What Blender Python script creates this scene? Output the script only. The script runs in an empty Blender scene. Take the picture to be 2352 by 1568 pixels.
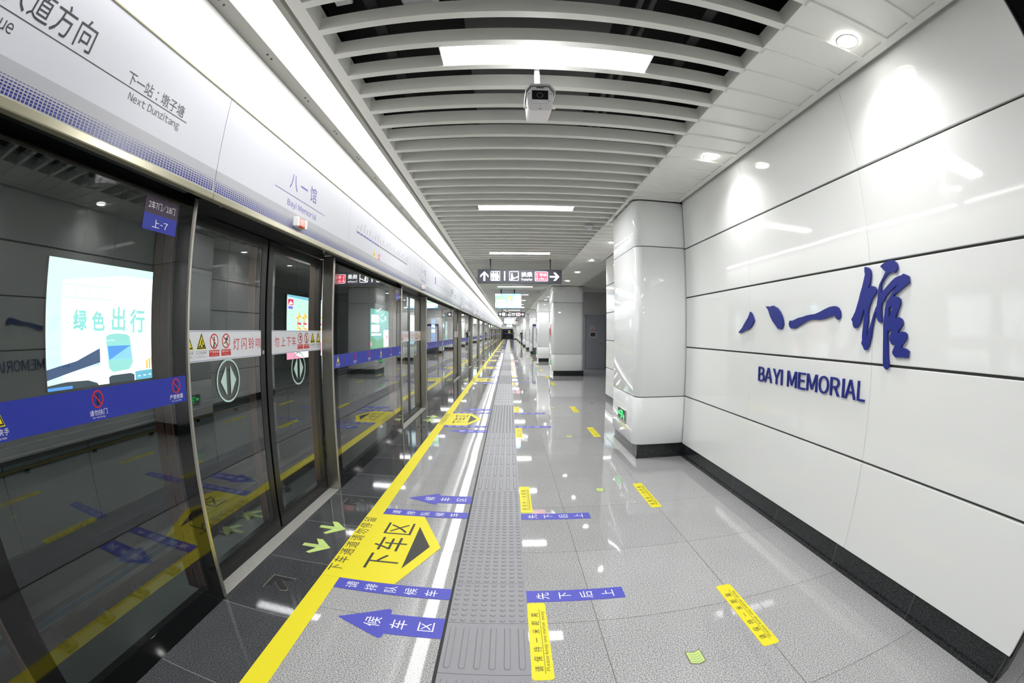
import bpy, math, random
from mathutils import Vector, Matrix
random.seed(7)
SC = bpy.context.scene
COL = SC.collection

# ---------------------------------------------------------------- camera
def make_camera():
    yaw, pitch, roll = 0.0065237, -0.0205517, 0.0034577
    F = Vector((math.sin(yaw)*math.cos(pitch), math.cos(yaw)*math.cos(pitch), math.sin(pitch)))
    R0 = Vector((math.cos(yaw), -math.sin(yaw), 0)); U0 = R0.cross(F)
    R = math.cos(roll)*R0 + math.sin(roll)*U0
    U = -math.sin(roll)*R0 + math.cos(roll)*U0
    cd = bpy.data.cameras.new('camera'); co = bpy.data.objects.new('camera', cd); COL.objects.link(co)
    co.matrix_world = Matrix(((R.x, U.x, -F.x, 0), (R.y, U.y, -F.y, 0), (R.z, U.z, -F.z, 1.45), (0, 0, 0, 1)))
    cd.type = 'PANO'; cd.panorama_type = 'FISHEYE_EQUISOLID'
    cd.sensor_fit = 'HORIZONTAL'; cd.sensor_width = 36.0; cd.sensor_height = 24.0
    cd.fisheye_lens = 1051.26*36/2352; cd.fisheye_fov = math.pi
    cd.clip_start = 0.02; cd.clip_end = 300
    SC.camera = co
make_camera()
# ---------------------------------------------------------------- world, exposure, lamp levels
WLD = bpy.data.worlds.new('world'); SC.world = WLD; WLD.use_nodes = True
WLD.node_tree.nodes['Background'].inputs[0].default_value = (0.8, 0.85, 0.9, 1)
WLD.node_tree.nodes['Background'].inputs[1].default_value = 0.0
SC.view_settings.view_transform = 'Standard'; SC.view_settings.look = 'None'
SC.view_settings.exposure = 1.12; SC.view_settings.gamma = 1.0
SC.view_settings.use_curve_mapping = False
E_STRIP, E_PANEL, E_DOWN, W_SPOT = 4.6, 24.0, 16.0, 16.0
try:
    SC.cycles.use_denoising = True
    SC.cycles.max_bounces = 10; SC.cycles.transparent_max_bounces = 24
    SC.cycles.diffuse_bounces = 5; SC.cycles.glossy_bounces = 5
    SC.cycles.sample_clamp_indirect = 6.0
except Exception:
    pass
# ---------------------------------------------------------------- materials
def lin(r, g=None, b=None):
    if g is None: g = b = r
    f = lambda c: (c/12.92 if c <= 0.04045 else ((c+0.055)/1.055)**2.4)
    return (f(r/255), f(g/255), f(b/255), 1)
MATS = {}
def mat(name, col=(200, 200, 200), rough=0.5, metal=0.0, spec=0.5, emit=0.0, ecol=None, coat=0.0):
    m = bpy.data.materials.new(name); m.use_nodes = True
    b = m.node_tree.nodes['Principled BSDF']
    b.inputs['Base Color'].default_value = lin(*col)
    b.inputs['Roughness'].default_value = rough; b.inputs['Metallic'].default_value = metal
    b.inputs['Specular IOR Level'].default_value = spec
    b.inputs['Coat Weight'].default_value = coat; b.inputs['Coat Roughness'].default_value = 0.03
    if emit:
        b.inputs['Emission Color'].default_value = lin(*(ecol or col)); b.inputs['Emission Strength'].default_value = emit
    MATS[name] = m
    return m
def N(m, t, **kw):
    n = m.node_tree.nodes.new(t)
    for k, v in kw.items(): setattr(n, k, v)
    return n
def LK(m, a, b): m.node_tree.links.new(a, b)
def bsdf(m): return m.node_tree.nodes['Principled BSDF']
def mth(m, op, a, b=None, c=None):
    n = N(m, 'ShaderNodeMath', operation=op)
    for i, x in enumerate((a, b, c)):
        if x is None: continue
        if isinstance(x, (int, float)): n.inputs[i].default_value = x
        else: LK(m, x, n.inputs[i])
    return n.outputs[0]
def wobble(m, scale, dist):
    g = N(m, 'ShaderNodeNewGeometry'); no = N(m, 'ShaderNodeTexNoise'); no.inputs['Scale'].default_value = scale
    no.inputs['Detail'].default_value = 1.0
    LK(m, g.outputs['Position'], no.inputs['Vector'])
    bp = N(m, 'ShaderNodeBump'); bp.inputs['Distance'].default_value = dist; bp.inputs['Strength'].default_value = 1.0
    LK(m, no.outputs['Fac'], bp.inputs['Height']); LK(m, bp.outputs[0], bsdf(m).inputs['Normal'])
def granite(name, dark, light, scale, rough, xj, yj, jcol, wob=0.0004, var=0.06):
    """polished stone tiles: speckle, slight tone change from tile to tile, thin joints"""
    m = mat(name, (180, 180, 180), rough, spec=0.5)
    g = N(m, 'ShaderNodeNewGeometry'); sp = N(m, 'ShaderNodeSeparateXYZ'); LK(m, g.outputs['Position'], sp.inputs[0])
    n1 = N(m, 'ShaderNodeTexNoise'); n1.inputs['Scale'].default_value = scale; n1.inputs['Detail'].default_value = 3
    n1.inputs['Roughness'].default_value = 0.75
    LK(m, g.outputs['Position'], n1.inputs['Vector'])
    n2 = N(m, 'ShaderNodeTexNoise'); n2.inputs['Scale'].default_value = 2.2; n2.inputs['Detail'].default_value = 2
    LK(m, g.outputs['Position'], n2.inputs['Vector'])
    mr = N(m, 'ShaderNodeMapRange'); mr.inputs[1].default_value = 0.41; mr.inputs[2].default_value = 0.60
    LK(m, n1.outputs['Fac'], mr.inputs[0])
    mx = N(m, 'ShaderNodeMix', data_type='RGBA'); LK(m, mr.outputs[0], mx.inputs[0])
    mx.inputs[6].default_value = lin(*dark); mx.inputs[7].default_value = lin(*light)
    (x0, px), (y0, py) = xj, yj
    tx = mth(m, 'DIVIDE', mth(m, 'SUBTRACT', sp.outputs[0], x0), px); ty = mth(m, 'DIVIDE', mth(m, 'SUBTRACT', sp.outputs[1], y0), py)
    fx = mth(m, 'FLOOR', tx); fy = mth(m, 'FLOOR', ty)
    cb = N(m, 'ShaderNodeCombineXYZ'); LK(m, fx, cb.inputs[0]); LK(m, fy, cb.inputs[1])
    wn = N(m, 'ShaderNodeTexWhiteNoise', noise_dimensions='2D'); LK(m, cb.outputs[0], wn.inputs['Vector'])
    tone = mth(m, 'ADD', mth(m, 'MULTIPLY', mth(m, 'SUBTRACT', wn.outputs['Value'], 0.5), var),
               mth(m, 'MULTIPLY', mth(m, 'SUBTRACT', n2.outputs['Fac'], 0.5), var*2.0))
    tone = mth(m, 'ADD', tone, 1.0)
    sc = N(m, 'ShaderNodeVectorMath', operation='SCALE'); LK(m, mx.outputs[2], sc.inputs[0]); LK(m, tone, sc.inputs['Scale'])
    def line(t, p):
        d = mth(m, 'ABSOLUTE', mth(m, 'SUBTRACT', mth(m, 'FRACT', mth(m, 'ADD', t, 0.5)), 0.5))
        return mth(m, 'LESS_THAN', mth(m, 'MULTIPLY', d, p), 0.0020)
    jl = mth(m, 'MAXIMUM', line(tx, px), line(ty, py))
    m2 = N(m, 'ShaderNodeMix', data_type='RGBA'); LK(m, jl, m2.inputs[0]); LK(m, sc.outputs[0], m2.inputs[6])
    m2.inputs[7].default_value = lin(*jcol)
    LK(m, m2.outputs[2], bsdf(m).inputs['Base Color'])
    rr = mth(m, 'MULTIPLY_ADD', jl, 0.5, rough); LK(m, rr, bsdf(m).inputs['Roughness'])
    if wob:
        # each tile lies at a very slightly different tilt
        cv = N(m, 'ShaderNodeVectorMath', operation='SUBTRACT'); LK(m, wn.outputs['Color'], cv.inputs[0]); cv.inputs[1].default_value = (0.5, 0.5, 0.5)
        cs = N(m, 'ShaderNodeVectorMath', operation='MULTIPLY'); LK(m, cv.outputs[0], cs.inputs[0]); cs.inputs[1].default_value = (wob, wob, 0)
        ad = N(m, 'ShaderNodeVectorMath', operation='ADD'); LK(m, g.outputs['Normal'], ad.inputs[0]); LK(m, cs.outputs[0], ad.inputs[1])
        nm = N(m, 'ShaderNodeVectorMath', operation='NORMALIZE'); LK(m, ad.outputs[0], nm.inputs[0])
        LK(m, nm.outputs[0], bsdf(m).inputs['Normal'])
    return m
YJ = (1.915, 0.8277)
granite('granite_light', (106, 106, 109), (212, 212, 211), 170, 0.035, (0.45, 0.7975), YJ, (92, 90, 86), 0.0025, 0.09)
granite('granite_left', (106, 106, 109), (212, 212, 211), 170, 0.035, (-1.2, 8.0), YJ, (92, 90, 86), 0.0025, 0.09)
granite('granite_dark', (44, 46, 49), (92, 94, 97), 150, 0.05, (-8, 20.0), (1.105, 0.645), (140, 138, 132), 0.004, 0.35)
granite('granite_black', (22, 24, 25), (52, 55, 57), 90, 0.12, (-8, 20.0), (1.2, 0.8), (90, 90, 86), 0)
mat('wall_white', (241, 242, 240), 0.05, spec=0.5); wobble(MATS['wall_white'], 1.3, 0.0016)
mat('column_white', (244, 246, 246), 0.05, spec=0.5); wobble(MATS['column_white'], 1.1, 0.002)
mat('panel_white', (226, 226, 226), 0.35)
mat('soffit_shade_grey', (150, 149, 143), 0.45)  # shade on the soffit beside the light strip is painted as this grey
mat('joint_dark', (70, 72, 68), 0.6)
mat('ceiling_metal', (234, 234, 228), 0.4)
mat('ceiling_panel', (238, 238, 233), 0.32)
mat('plenum', (52, 52, 52), 0.9)
mat('plenum_dark', (24, 24, 25), 0.8)
mat('duct_grey', (86, 86, 86), 0.6)
mat('tactile', (142, 142, 147), 0.45)
mat('black', (14, 15, 16), 0.25)
mat('black_gloss', (7, 8, 9), 0.06)
mat('rubber', (24, 25, 26), 0.6)
mat('steel', (196, 192, 184), 0.28, metal=1.0)
mat('steel_dark', (120, 118, 112), 0.35, metal=1.0)
mat('aluminium_rib', (196, 194, 190), 0.4, metal=0.2)
mat('steel_pink_reflection', (232, 168, 144), 0.4, metal=0.0)  # stainless frame; pink reflection of the lit adverts put into its colour
mat('trim_beige', (176, 172, 150), 0.35, metal=0.6)
mat('fascia_white', (207, 208, 217), 0.5)
mat('fascia_grey', (178, 179, 185), 0.5)
mat('fascia_blue', (48, 52, 138), 0.35)
mat('ink_dark', (52, 54, 56), 0.5)
mat('ink_blue', (88, 92, 178), 0.5)
mat('ink_grey', (120, 122, 126), 0.5)
mat('lettering_blue', (24, 38, 132), 0.45)
mat('band_blue', (26, 44, 158), 0.45)
mat('band_blue_pale', (62, 84, 190), 0.35)
mat('sticker_plum', (58, 42, 66), 0.4)
mat('white', (240, 240, 240), 0.4)
mat('notice_white', (226, 228, 234), 0.3)
mat('red', (206, 32, 34), 0.4)
mat('red_pale', (232, 84, 100), 0.4)
mat('orange_lens', (226, 92, 44), 0.25)
mat('yellow', (240, 222, 28), 0.4)
mat('yellow_floor', (236, 222, 44), 0.5, spec=0.3)
mat('blue_floor', (84, 86, 188), 0.5, spec=0.3)
mat('black_floor', (58, 58, 54), 0.5, spec=0.3)
mat('white_floor', (238, 238, 242), 0.5, spec=0.3)
mat('lime_floor', (202, 226, 132), 0.5, spec=0.3)
mat('lime_grey', (172, 190, 132), 0.5, spec=0.3)
mat('grey_line', (128, 122, 108), 0.5)
mat('symbol_mint', (196, 222, 212), 0.4)
mat('door_grey', (166, 167, 176), 0.4)
mat('niche_grey', (188, 188, 188), 0.5)
mat('concrete', (176, 176, 172), 0.8)
mat('concrete_dark', (112, 112, 110), 0.8)
mat('track_wall', (150, 156, 158), 0.6)
mat('pipe_grey', (190, 196, 196), 0.35)
mat('cable_ochre', (150, 130, 84), 0.5)
mat('rail_steel', (150, 140, 130), 0.35, metal=0.8)
mat('clip_steel', (126, 126, 128), 0.4, metal=0.5)
mat('drain_blue', (120, 160, 190), 0.5)
mat('cctv_white', (222, 220, 222), 0.35)
mat('sign_grey', (66, 68, 78), 0.4)
mat('tv_frame', (30, 40, 130), 0.3)
mat('skin', (205, 160, 140), 0.55)
mat('hair', (26, 22, 22), 0.6)
mat('jacket_black', (26, 26, 28), 0.8)
mat('jacket_slate', (86, 98, 118), 0.8)
mat('jeans', (46, 62, 98), 0.8)
mat('trousers_slate', (72, 84, 106), 0.8)
mat('shoe', (22, 22, 24), 0.5)
mat('lens', (10, 10, 14), 0.35, spec=0.1)
def em(name, col, s): return mat(name, col, 0.4, emit=s)
em('lamp_strip', (255, 255, 252), E_STRIP); em('lamp_panel', (255, 255, 255), E_PANEL); em('lamp_down', (255, 254, 250), E_DOWN)
em('glow_white', (255, 255, 255), 1.6); em('glow_red', (255, 70, 96), 0.5); em('glow_green', (40, 240, 110), 0.9)
em('led_green', (60, 220, 120), 1.0)
em('ad_white', (255, 255, 255), 1.3); em('ad_mint', (216, 246, 234), 0.8); em('ad_teal', (128, 214, 204), 0.62)
em('ad_aqua', (158, 226, 220), 0.68); em('ad_navy', (70, 96, 140), 0.5); em('ad_blue', (84, 158, 240), 0.66); em('ad_sky', (150, 214, 238), 0.7)
em('ad_dark', (60, 84, 96), 0.4); em('ad_road', (110, 190, 220), 0.66); em('ad_pink', (250, 150, 178), 0.95); em('ad_red', (226, 60, 100), 0.8)
em('ad_orange', (255, 180, 80), 0.85); em('ad_green', (110, 200, 150), 0.55); em('ad_lime', (200, 236, 150), 0.95); em('ad_purple', (140, 110, 220), 0.8)
em('tv_white', (236, 255, 252), 1.3); em('tv_green', (120, 212, 140), 0.9); em('tv_blue', (110, 180, 235), 0.9); em('tv_lime', (160, 222, 90), 0.9)

def glass_mats():
    m = bpy.data.materials.new('glass_face'); m.use_nodes = True; nt = m.node_tree; nt.nodes.clear()
    o = N(m, 'ShaderNodeOutputMaterial'); tr = N(m, 'ShaderNodeBsdfTransparent'); tr.inputs[0].default_value = (0.72, 0.78, 0.77, 1)
    gl = N(m, 'ShaderNodeBsdfGlossy'); gl.inputs['Roughness'].default_value = 0.0; gl.inputs[0].default_value = (0.95, 0.97, 0.97, 1)
    fr = N(m, 'ShaderNodeFresnel'); fr.inputs[0].default_value = 1.5
    # two surfaces of one pane: r2 = 2r/(1+r)
    r2 = mth(m, 'DIVIDE', mth(m, 'MULTIPLY', fr.outputs[0], 2.0), mth(m, 'ADD', fr.outputs[0], 1.0))
    mx = N(m, 'ShaderNodeMixShader'); LK(m, r2, mx.inputs[0]); LK(m, tr.outputs[0], mx.inputs[1]); LK(m, gl.outputs[0], mx.inputs[2])
    LK(m, mx.outputs[0], o.inputs[0]); MATS['glass_face'] = m
    m = bpy.data.materials.new('glass_back'); m.use_nodes = True; nt = m.node_tree; nt.nodes.clear()
    o = N(m, 'ShaderNodeOutputMaterial'); tr = N(m, 'ShaderNodeBsdfTransparent'); tr.inputs[0].default_value = (0.93, 0.96, 0.95, 1)
    LK(m, tr.outputs[0], o.inputs[0]); MATS['glass_back'] = m
glass_mats()

# ---------------------------------------------------------------- mesh builder
_TXT = {}
def glyphs(s):
    """flat outlines of a piece of writing; Latin letters and figures take the grotesque full-width forms, set close"""
    if s not in _TXT and any(33 <= ord(c) < 127 for c in s):
        pen, vs, fs = 0.0, [], []
        for c in s:
            if c == ' ': pen += .34; continue
            if ord(c) < 127:
                v, f = glyphs(chr(ord(c)+0xFEE0))
                if c == 'I': v, f = [(0, -.003), (.10, -.003), (.10, .733), (0, .733)], [(0, 1, 2, 3)]
                elif c == '-': v = [(x*.42, y) for x, y in v]
                x0 = min(p[0] for p in v); x1 = max(p[0] for p in v); b = len(vs)
                side = .055 if c in 'AVWYTvwy' else .075
                vs += [(x-x0+pen+side-.03, y) for x, y in v]; pen += x1-x0+2*(side-.03)+.02
            else:
                v, f = glyphs(c); b = len(vs); vs += [(x+pen, y) for x, y in v]; pen += 1.0
            fs += [tuple(b+i for i in q) for q in f]
        _TXT[s] = (vs, fs)
    if s not in _TXT:
        c = bpy.data.curves.new('t', 'FONT'); c.body = s; c.resolution_u = 3
        o = bpy.data.objects.new('t', c); COL.objects.link(o)
        dg = bpy.context.evaluated_depsgraph_get(); me = o.evaluated_get(dg).to_mesh()
        vs = [(v.co.x, v.co.y) for v in me.vertices]; fs = [tuple(p.vertices) for p in me.polygons]
        o.evaluated_get(dg).to_mesh_clear(); bpy.data.objects.remove(o); bpy.data.curves.remove(c)
        _TXT[s] = (vs, fs)
    return _TXT[s]
class MB:
    def __init__(s, fn=None):
        s.v = []; s.f = []; s.mi = []; s.mats = []; s.fn = fn or (lambda u, v, w: (u, v, w)); s.smooth = []
    def _m(s, n):
        if n not in s.mats: s.mats.append(n)
        return s.mats.index(n)
    def add(s, vs, fs, mt, smooth=False):
        b = len(s.v); s.v += [s.fn(*p) for p in vs]; k = s._m(mt)
        for f in fs: s.f.append([b+i for i in f]); s.mi.append(k); s.smooth.append(smooth)
    def box(s, x0, x1, y0, y1, z0, z1, mt, faces=None):
        vs = [(x, y, z) for x in (x0, x1) for y in (y0, y1) for z in (z0, z1)]
        fs = [(0, 1, 3, 2), (4, 6, 7, 5), (0, 4, 5, 1), (2, 3, 7, 6), (0, 2, 6, 4), (1, 5, 7, 3)]
        b = len(s.v); s.v += [s.fn(*p) for p in vs]
        for i, f in enumerate(fs):
            s.f.append([b+j for j in f]); s.mi.append(s._m(faces[i] if faces else mt)); s.smooth.append(False)
        return s
    def bbox(s, x0, x1, y0, y1, z0, z1, mt, r=0.004):
        """box with chamfered edges"""
        r = min(r, (x1-x0)*.45, (y1-y0)*.45, (z1-z0)*.45)
        vs = []; idx = {}
        for ix, X in enumerate((x0, x1)):
            for iy, Y in enumerate((y0, y1)):
                for iz, Z in enumerate((z0, z1)):
                    sx = 1 if ix == 0 else -1; sy = 1 if iy == 0 else -1; sz = 1 if iz == 0 else -1
                    for a in range(3):
                        p = [X+sx*r, Y+sy*r, Z+sz*r]; p[a] = (X, Y, Z)[a]
                        idx[(ix, iy, iz, a)] = len(vs); vs.append(tuple(p))
        fs = []
        g = lambda ix, iy, iz, a: idx[(ix, iy, iz, a)]
        for i in (0, 1):
            fs.append((g(i, 0, 0, 0), g(i, 0, 1, 0), g(i, 1, 1, 0), g(i, 1, 0, 0)))
            fs.append((g(0, i, 0, 1), g(1, i, 0, 1), g(1, i, 1, 1), g(0, i, 1, 1)))
            fs.append((g(0, 0, i, 2), g(0, 1, i, 2), g(1, 1, i, 2), g(1, 0, i, 2)))
            for j in (0, 1):
                fs.append((g(i, j, 0, 0), g(i, j, 1, 0), g(i, j, 1, 1), g(i, j, 0, 1)))
                fs.append((g(i, 0, j, 0), g(i, 1, j, 0), g(i, 1, j, 2), g(i, 0, j, 2)))
                fs.append((g(0, i, j, 1), g(1, i, j, 1), g(1, i, j, 2), g(0, i, j, 2)))
                for k in (0, 1): fs.append((g(i, j, k, 0), g(i, j, k, 1), g(i, j, k, 2)))
        s.add(vs, fs, mt); return s
    def prism(s, pts, w0, w1, mt, side=None):
        n = len(pts); vs = [(u, v, w0) for u, v in pts]+[(u, v, w1) for u, v in pts]
        s.add(vs, [tuple(range(n, 2*n)), tuple(range(n-1, -1, -1))], mt)
        b = len(s.v)-2*n; k = s._m(side or mt)
        for i in range(n):
            j = (i+1) % n; s.f.append([b+i, b+j, b+n+j, b+n+i]); s.mi.append(k); s.smooth.append(False)
        return s
    # flat art in the (u, v) plane at height w
    def poly(s, pts, w, mt): s.add([(u, v, w) for u, v in pts], [tuple(range(len(pts)))], mt); return s
    def rect(s, u0, u1, v0, v1, w, mt): return s.poly([(u0, v0), (u1, v0), (u1, v1), (u0, v1)], w, mt)
    def rrect(s, u0, u1, v0, v1, r, w, mt, th=None):
        p = rr_pts(u0, u1, v0, v1, r)
        if th is None: s.prism(p, 0, w, mt) if w > 0 and False else s.poly(p, w, mt)
        else:
            q = rr_pts(u0+th, u1-th, v0+th, v1-th, max(r-th, 1e-4)); s.band(p, q, w, mt)
        return s
    def band(s, p, q, w, mt):
        n = len(p); s.add([(u, v, w) for u, v in p]+[(u, v, w) for u, v in q], [(i, (i+1) % n, n+(i+1) % n, n+i) for i in range(n)], mt); return s
    def disc(s, cu, cv, r, w, mt, n=20, ry=None): return s.poly([(cu+r*math.cos(2*math.pi*i/n), cv+(ry or r)*math.sin(2*math.pi*i/n)) for i in range(n)], w, mt)
    def ring(s, cu, cv, r0, r1, w, mt, n=36):
        c = lambda r: [(cu+r*math.cos(2*math.pi*i/n), cv+r*math.sin(2*math.pi*i/n)) for i in range(n)]
        return s.band(c(r1), c(r0), w, mt)
    def line(s, u0, v0, u1, v1, t, w, mt):
        L = math.hypot(u1-u0, v1-v0) or 1e-6; a = -(v1-v0)/L*t/2; b = (u1-u0)/L*t/2
        return s.poly([(u0-a, v0-b), (u1-a, v1-b), (u1+a, v1+b), (u0+a, v0+b)], w, mt)
    def text(s, t, cu, cv, h, mt, w, width=None, rot=0.0, align='c', thick=None):
        vs, fs = glyphs(t)
        x0 = min(p[0] for p in vs); x1 = max(p[0] for p in vs); y0 = min(p[1] for p in vs); y1 = max(p[1] for p in vs)
        k = h/max(y1-y0, 1e-6) if h else width/(x1-x0)
        kx = width/(x1-x0) if width else k
        ox = {'c': (x0+x1)/2, 'l': x0, 'r': x1}[align]; oy = (y0+y1)/2
        ca, sa = math.cos(rot), math.sin(rot)
        out = []
        for x, y in vs:
            a, b = (x-ox)*kx, (y-oy)*k
            out.append((cu+a*ca-b*sa, cv+a*sa+b*ca))
        if thick is None: s.add([(a, b, w) for a, b in out], fs, mt)
        else:
            n = len(out); s.add([(a, b, w) for a, b in out]+[(a, b, w+thick) for a, b in out], [tuple(n+i for i in f) for f in fs]+[tuple(reversed(f)) for f in fs], mt)
            cnt = {}
            for f in fs:
                for i in range(len(f)):
                    e = (f[i], f[(i+1) % len(f)]); cnt[e] = cnt.get(e, 0)+1
            base = len(s.v)-2*n; km = s._m(mt)
            for (a, b) in cnt:
                if (b, a) not in cnt: s.f.append([base+a, base+b, base+n+b, base+n+a]); s.mi.append(km); s.smooth.append(False)
        return s
    def chars(s, t, pts, h, mt, w, rot=0.0):
        for ch, (u, v) in zip(t, pts):
            vs, fs = glyphs(ch); x0 = min(p[0] for p in vs); x1 = max(p[0] for p in vs); y0 = min(p[1] for p in vs); y1 = max(p[1] for p in vs)
            k = h/0.86; oy = 0.35; ox = 0.5 if x1-x0 > 0.3 or x0 > 0.2 else (x0+x1)/2
            ca, sa = math.cos(rot), math.sin(rot)
            s.add([(u+(x-ox)*k*ca-(y-oy)*k*sa, v+(x-ox)*k*sa+(y-oy)*k*ca, w) for x, y in vs], fs, mt)
        return s
    def cyl(s, p0, p1, r0, mt, r1=None, n=12, smooth=True, caps=True):
        r1 = r0 if r1 is None else r1; a = Vector(p0); b = Vector(p1); d = (b-a).normalized()
        t = Vector((0, 0, 1)) if abs(d.z) < .9 else Vector((1, 0, 0)); u = d.cross(t).normalized(); v = d.cross(u)
        vs = [tuple(c+r*(u*math.cos(2*math.pi*i/n)+v*math.sin(2*math.pi*i/n))) for c, r in ((a, r0), (b, r1)) for i in range(n)]
        s.add(vs, [(i, (i+1) % n, n+(i+1) % n, n+i) for i in range(n)], mt, smooth)
        if caps: s.add(vs, [tuple(range(n-1, -1, -1)), tuple(range(n, 2*n))], mt)
        return s
    def lathe(s, cx, cy, prof, mt, n=20):
        m = len(prof); vs = [(cx+r*math.cos(2*math.pi*i/n), cy+r*math.sin(2*math.pi*i/n), z) for r, z in prof for i in range(n)]
        fs = [(j*n+i, j*n+(i+1) % n, (j+1)*n+(i+1) % n, (j+1)*n+i) for j in range(m-1) for i in range(n)]
        s.add(vs, fs, mt, True); return s
    def mesh(s, name):
        me = bpy.data.meshes.new(name); me.from_pydata(s.v, [], s.f)
        for n in s.mats: me.materials.append(MATS[n])
        me.polygons.foreach_set('material_index', s.mi); me.polygons.foreach_set('use_smooth', s.smooth); me.update()
        return me
    def build(s, name, parent=None, loc=None, label=None):
        o = bpy.data.objects.new(name, s.mesh(name)); COL.objects.link(o)
        if parent: o.parent = parent
        if loc: o.location = loc
        if label: o['label'] = label
        return o
def rr_pts(u0, u1, v0, v1, r, n=5):
    out = []
    for cx, cy, a0 in ((u1-r, v1-r, 0), (u0+r, v1-r, 90), (u0+r, v0+r, 180), (u1-r, v0+r, 270)):
        for i in range(n+1):
            a = math.radians(a0+90*i/n); out.append((cx+r*math.cos(a), cy+r*math.sin(a)))
    return out
def tag(o, label, cat, group=None):
    o['label'] = label; o['category'] = cat; o['kind'] = 'thing'
    if group: o['group'] = group
    return o
def struct(o): o['kind'] = 'structure'; return o
def empty(name, loc=(0, 0, 0)):
    o = bpy.data.objects.new(name, None); o.location = loc; o.empty_display_size = 0.1; COL.objects.link(o); return o
KIDS = {}
def kids(o): return [c for c in o.children]
def copy_tree(o, parent=None, top=True):
    c = o.copy(); COL.objects.link(c)
    for k in ('label', 'group', 'category'):
        if top and k in c: del c[k]
    c.parent = parent
    for ch in kids(o): copy_tree(ch, c, False)
    return c
ORD = ['first', 'second', 'third', 'fourth', 'fifth', 'sixth', 'seventh', 'eighth', 'ninth', 'tenth', 'eleventh', 'twelfth', 'thirteenth',
       'fourteenth', 'fifteenth', 'sixteenth', 'seventeenth', 'eighteenth', 'nineteenth', 'twentieth', 'twenty-first', 'twenty-second', 'twenty-third',
       'twenty-fourth', 'twenty-fifth', 'twenty-sixth', 'twenty-seventh', 'twenty-eighth', 'twenty-ninth', 'thirtieth']
XG, XF, XD = -1.56, -1.445, -1.67       # glazed screen, fascia, sliding leaves
DC = []
y = 2.80
for k in range(18):
    DC.append(y); y += 6.3 if k in (1, 5, 9, 13) else 4.70
YB, YE = -7.0, 92.0                     # ends of the platform built here
# ================================================================ the setting
def build_floor():
    b = MB(); zt = 0.0
    def strip(x0, x1, y0, y1, m): b.box(x0, x1, y0, y1, -0.12, zt, m)
    strip(-1.66, -1.06, YB, YE, 'granite_dark'); strip(-1.06, -0.322, YB, YE, 'granite_left')
    strip(-0.322, -0.306, YB, YE, 'rubber'); strip(-0.306, 0.096, YB, YE, 'tactile')
    strip(0.096, 6.0, YB, YE, 'granite_light')
    struct(b.build('floor'))
build_floor()
def build_walls():
    # right wall: enamelled panels with open dark joints, in two stretches either side of the first column
    zs = [0.155, 0.723, 1.290, 1.856, 2.426, 3.06]
    def panels(b, ys):
        for i in range(len(ys)-1):
            for j in range(5):
                b.bbox(2.033, 2.073, ys[i]+0.001, ys[i+1]-0.001, zs[j]+0.007, zs[j+1]-0.007, 'wall_white', 0.003)
        b.box(2.052, 2.11, ys[0]+0.004, ys[-1], 0.0, 3.3, 'joint_dark')
    b = MB(); panels(b, [0.38, 1.915, 3.445, 4.948]); b.box(2.075, 2.20, 0.372, 0.38, 0.0, 3.3, 'black'); b.box(2.11, 2.20, 0.38, 4.948, 0.0, 3.3, 'black')
    struct(b.build('wall_right'))
    b = MB(); panels(b, [6.152, 7.70, 9.40]); b.box(2.11, 2.4, 6.152, 9.4, 0, 3.3, 'wall_white'); struct(b.build('wall_right'))
    b = MB(); b.box(2.042, 2.062, 0.372, 4.948, 0.028, 0.155, 'granite_black'); b.box(2.030, 2.062, 0.372, 4.948, 0.0, 0.028, 'granite_black')
    b.box(2.042, 2.062, 6.152, 9.4, 0.0, 0.155, 'granite_black'); struct(b.build('baseboard_right'))
    # niche with the grey service door
    b = MB(); b.box(2.4, 6.0, 17.85, 18.0, 0, 3.3, 'niche_grey'); b.box(6.0, 6.1, -7, 18, 0, 3.3, 'niche_grey'); struct(b.build('wall_right'))
    # line of the wall behind the far columns
    b = MB(); b.box(2.53, 2.65, 18.0, YE, 0, 3.3, 'wall_white'); struct(b.build('wall_right'))
    # end wall above and beside the end gate
    b = MB(); b.box(-1.445, 2.6, YE, YE+.2, 2.09, 3.3, 'wall_white'); b.box(0.80, 2.6, YE, YE+.2, 0.16, 2.09, 'wall_white')
    b.box(0.80, 2.6, YE-.01, YE+.2, 0, 0.16, 'granite_black'); b.box(-1.445, -1.33, YE, YE+.2, 0, 2.09, 'steel_dark'); struct(b.build('wall_front'))
    b = MB(); b.box(-1.66, 6.0, YB-.2, YB, 0, 3.3, 'wall_white'); struct(b.build('wall_back'))
    # track side
    b = MB(); b.box(-5.4, -5.2, -8, 95, -1.3, 3.6, 'track_wall')
    b.box(-5.2, -4.72, -8, 95, -1.3, -0.86, 'concrete_dark')
    for k in range(34): b.box(-5.2, -5.196, .4+1.55*k, .412+1.55*k, -.86, .16, 'rubber'); b.box(-5.2, -5.193, -8+3*k, -8+3*k+2.99, .10, .17, 'concrete_dark') if k < 34 else None
    for k in range(20): b.box(-5.2, -5.197, -2+3.05*k, -1.99+3.05*k, .35, 3.4, 'rubber')
    b.box(-5.2, -5.197, -8, 95, 2.44, 2.45, 'rubber'); struct(b.build('wall_left'))
    b = MB(); b.box(-5.2, -1.66, -8, 95, -1.45, -1.2, 'concrete'); b.box(-4.42, -4.3, -8, 95, -1.2, -1.17, 'concrete_dark'); b.box(-4.268, -4.25, -8, 95, -1.2, -1.145, 'drain_blue')
    struct(b.build('floor'))
    b = MB(); b.box(-1.75, -1.66, -8, 95, -1.3, -0.02, 'concrete_dark'); struct(b.build('wall_left'))
    b = MB(); b.box(-5.3, -1.445, -8, 95, 3.4, 3.55, 'plenum'); b.box(-1.75, -1.70, -8, 95, 2.2, 3.4, 'plenum_dark'); struct(b.build('ceiling'))
build_walls()
PITCH, BY0 = 0.2585, 1.775
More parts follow.
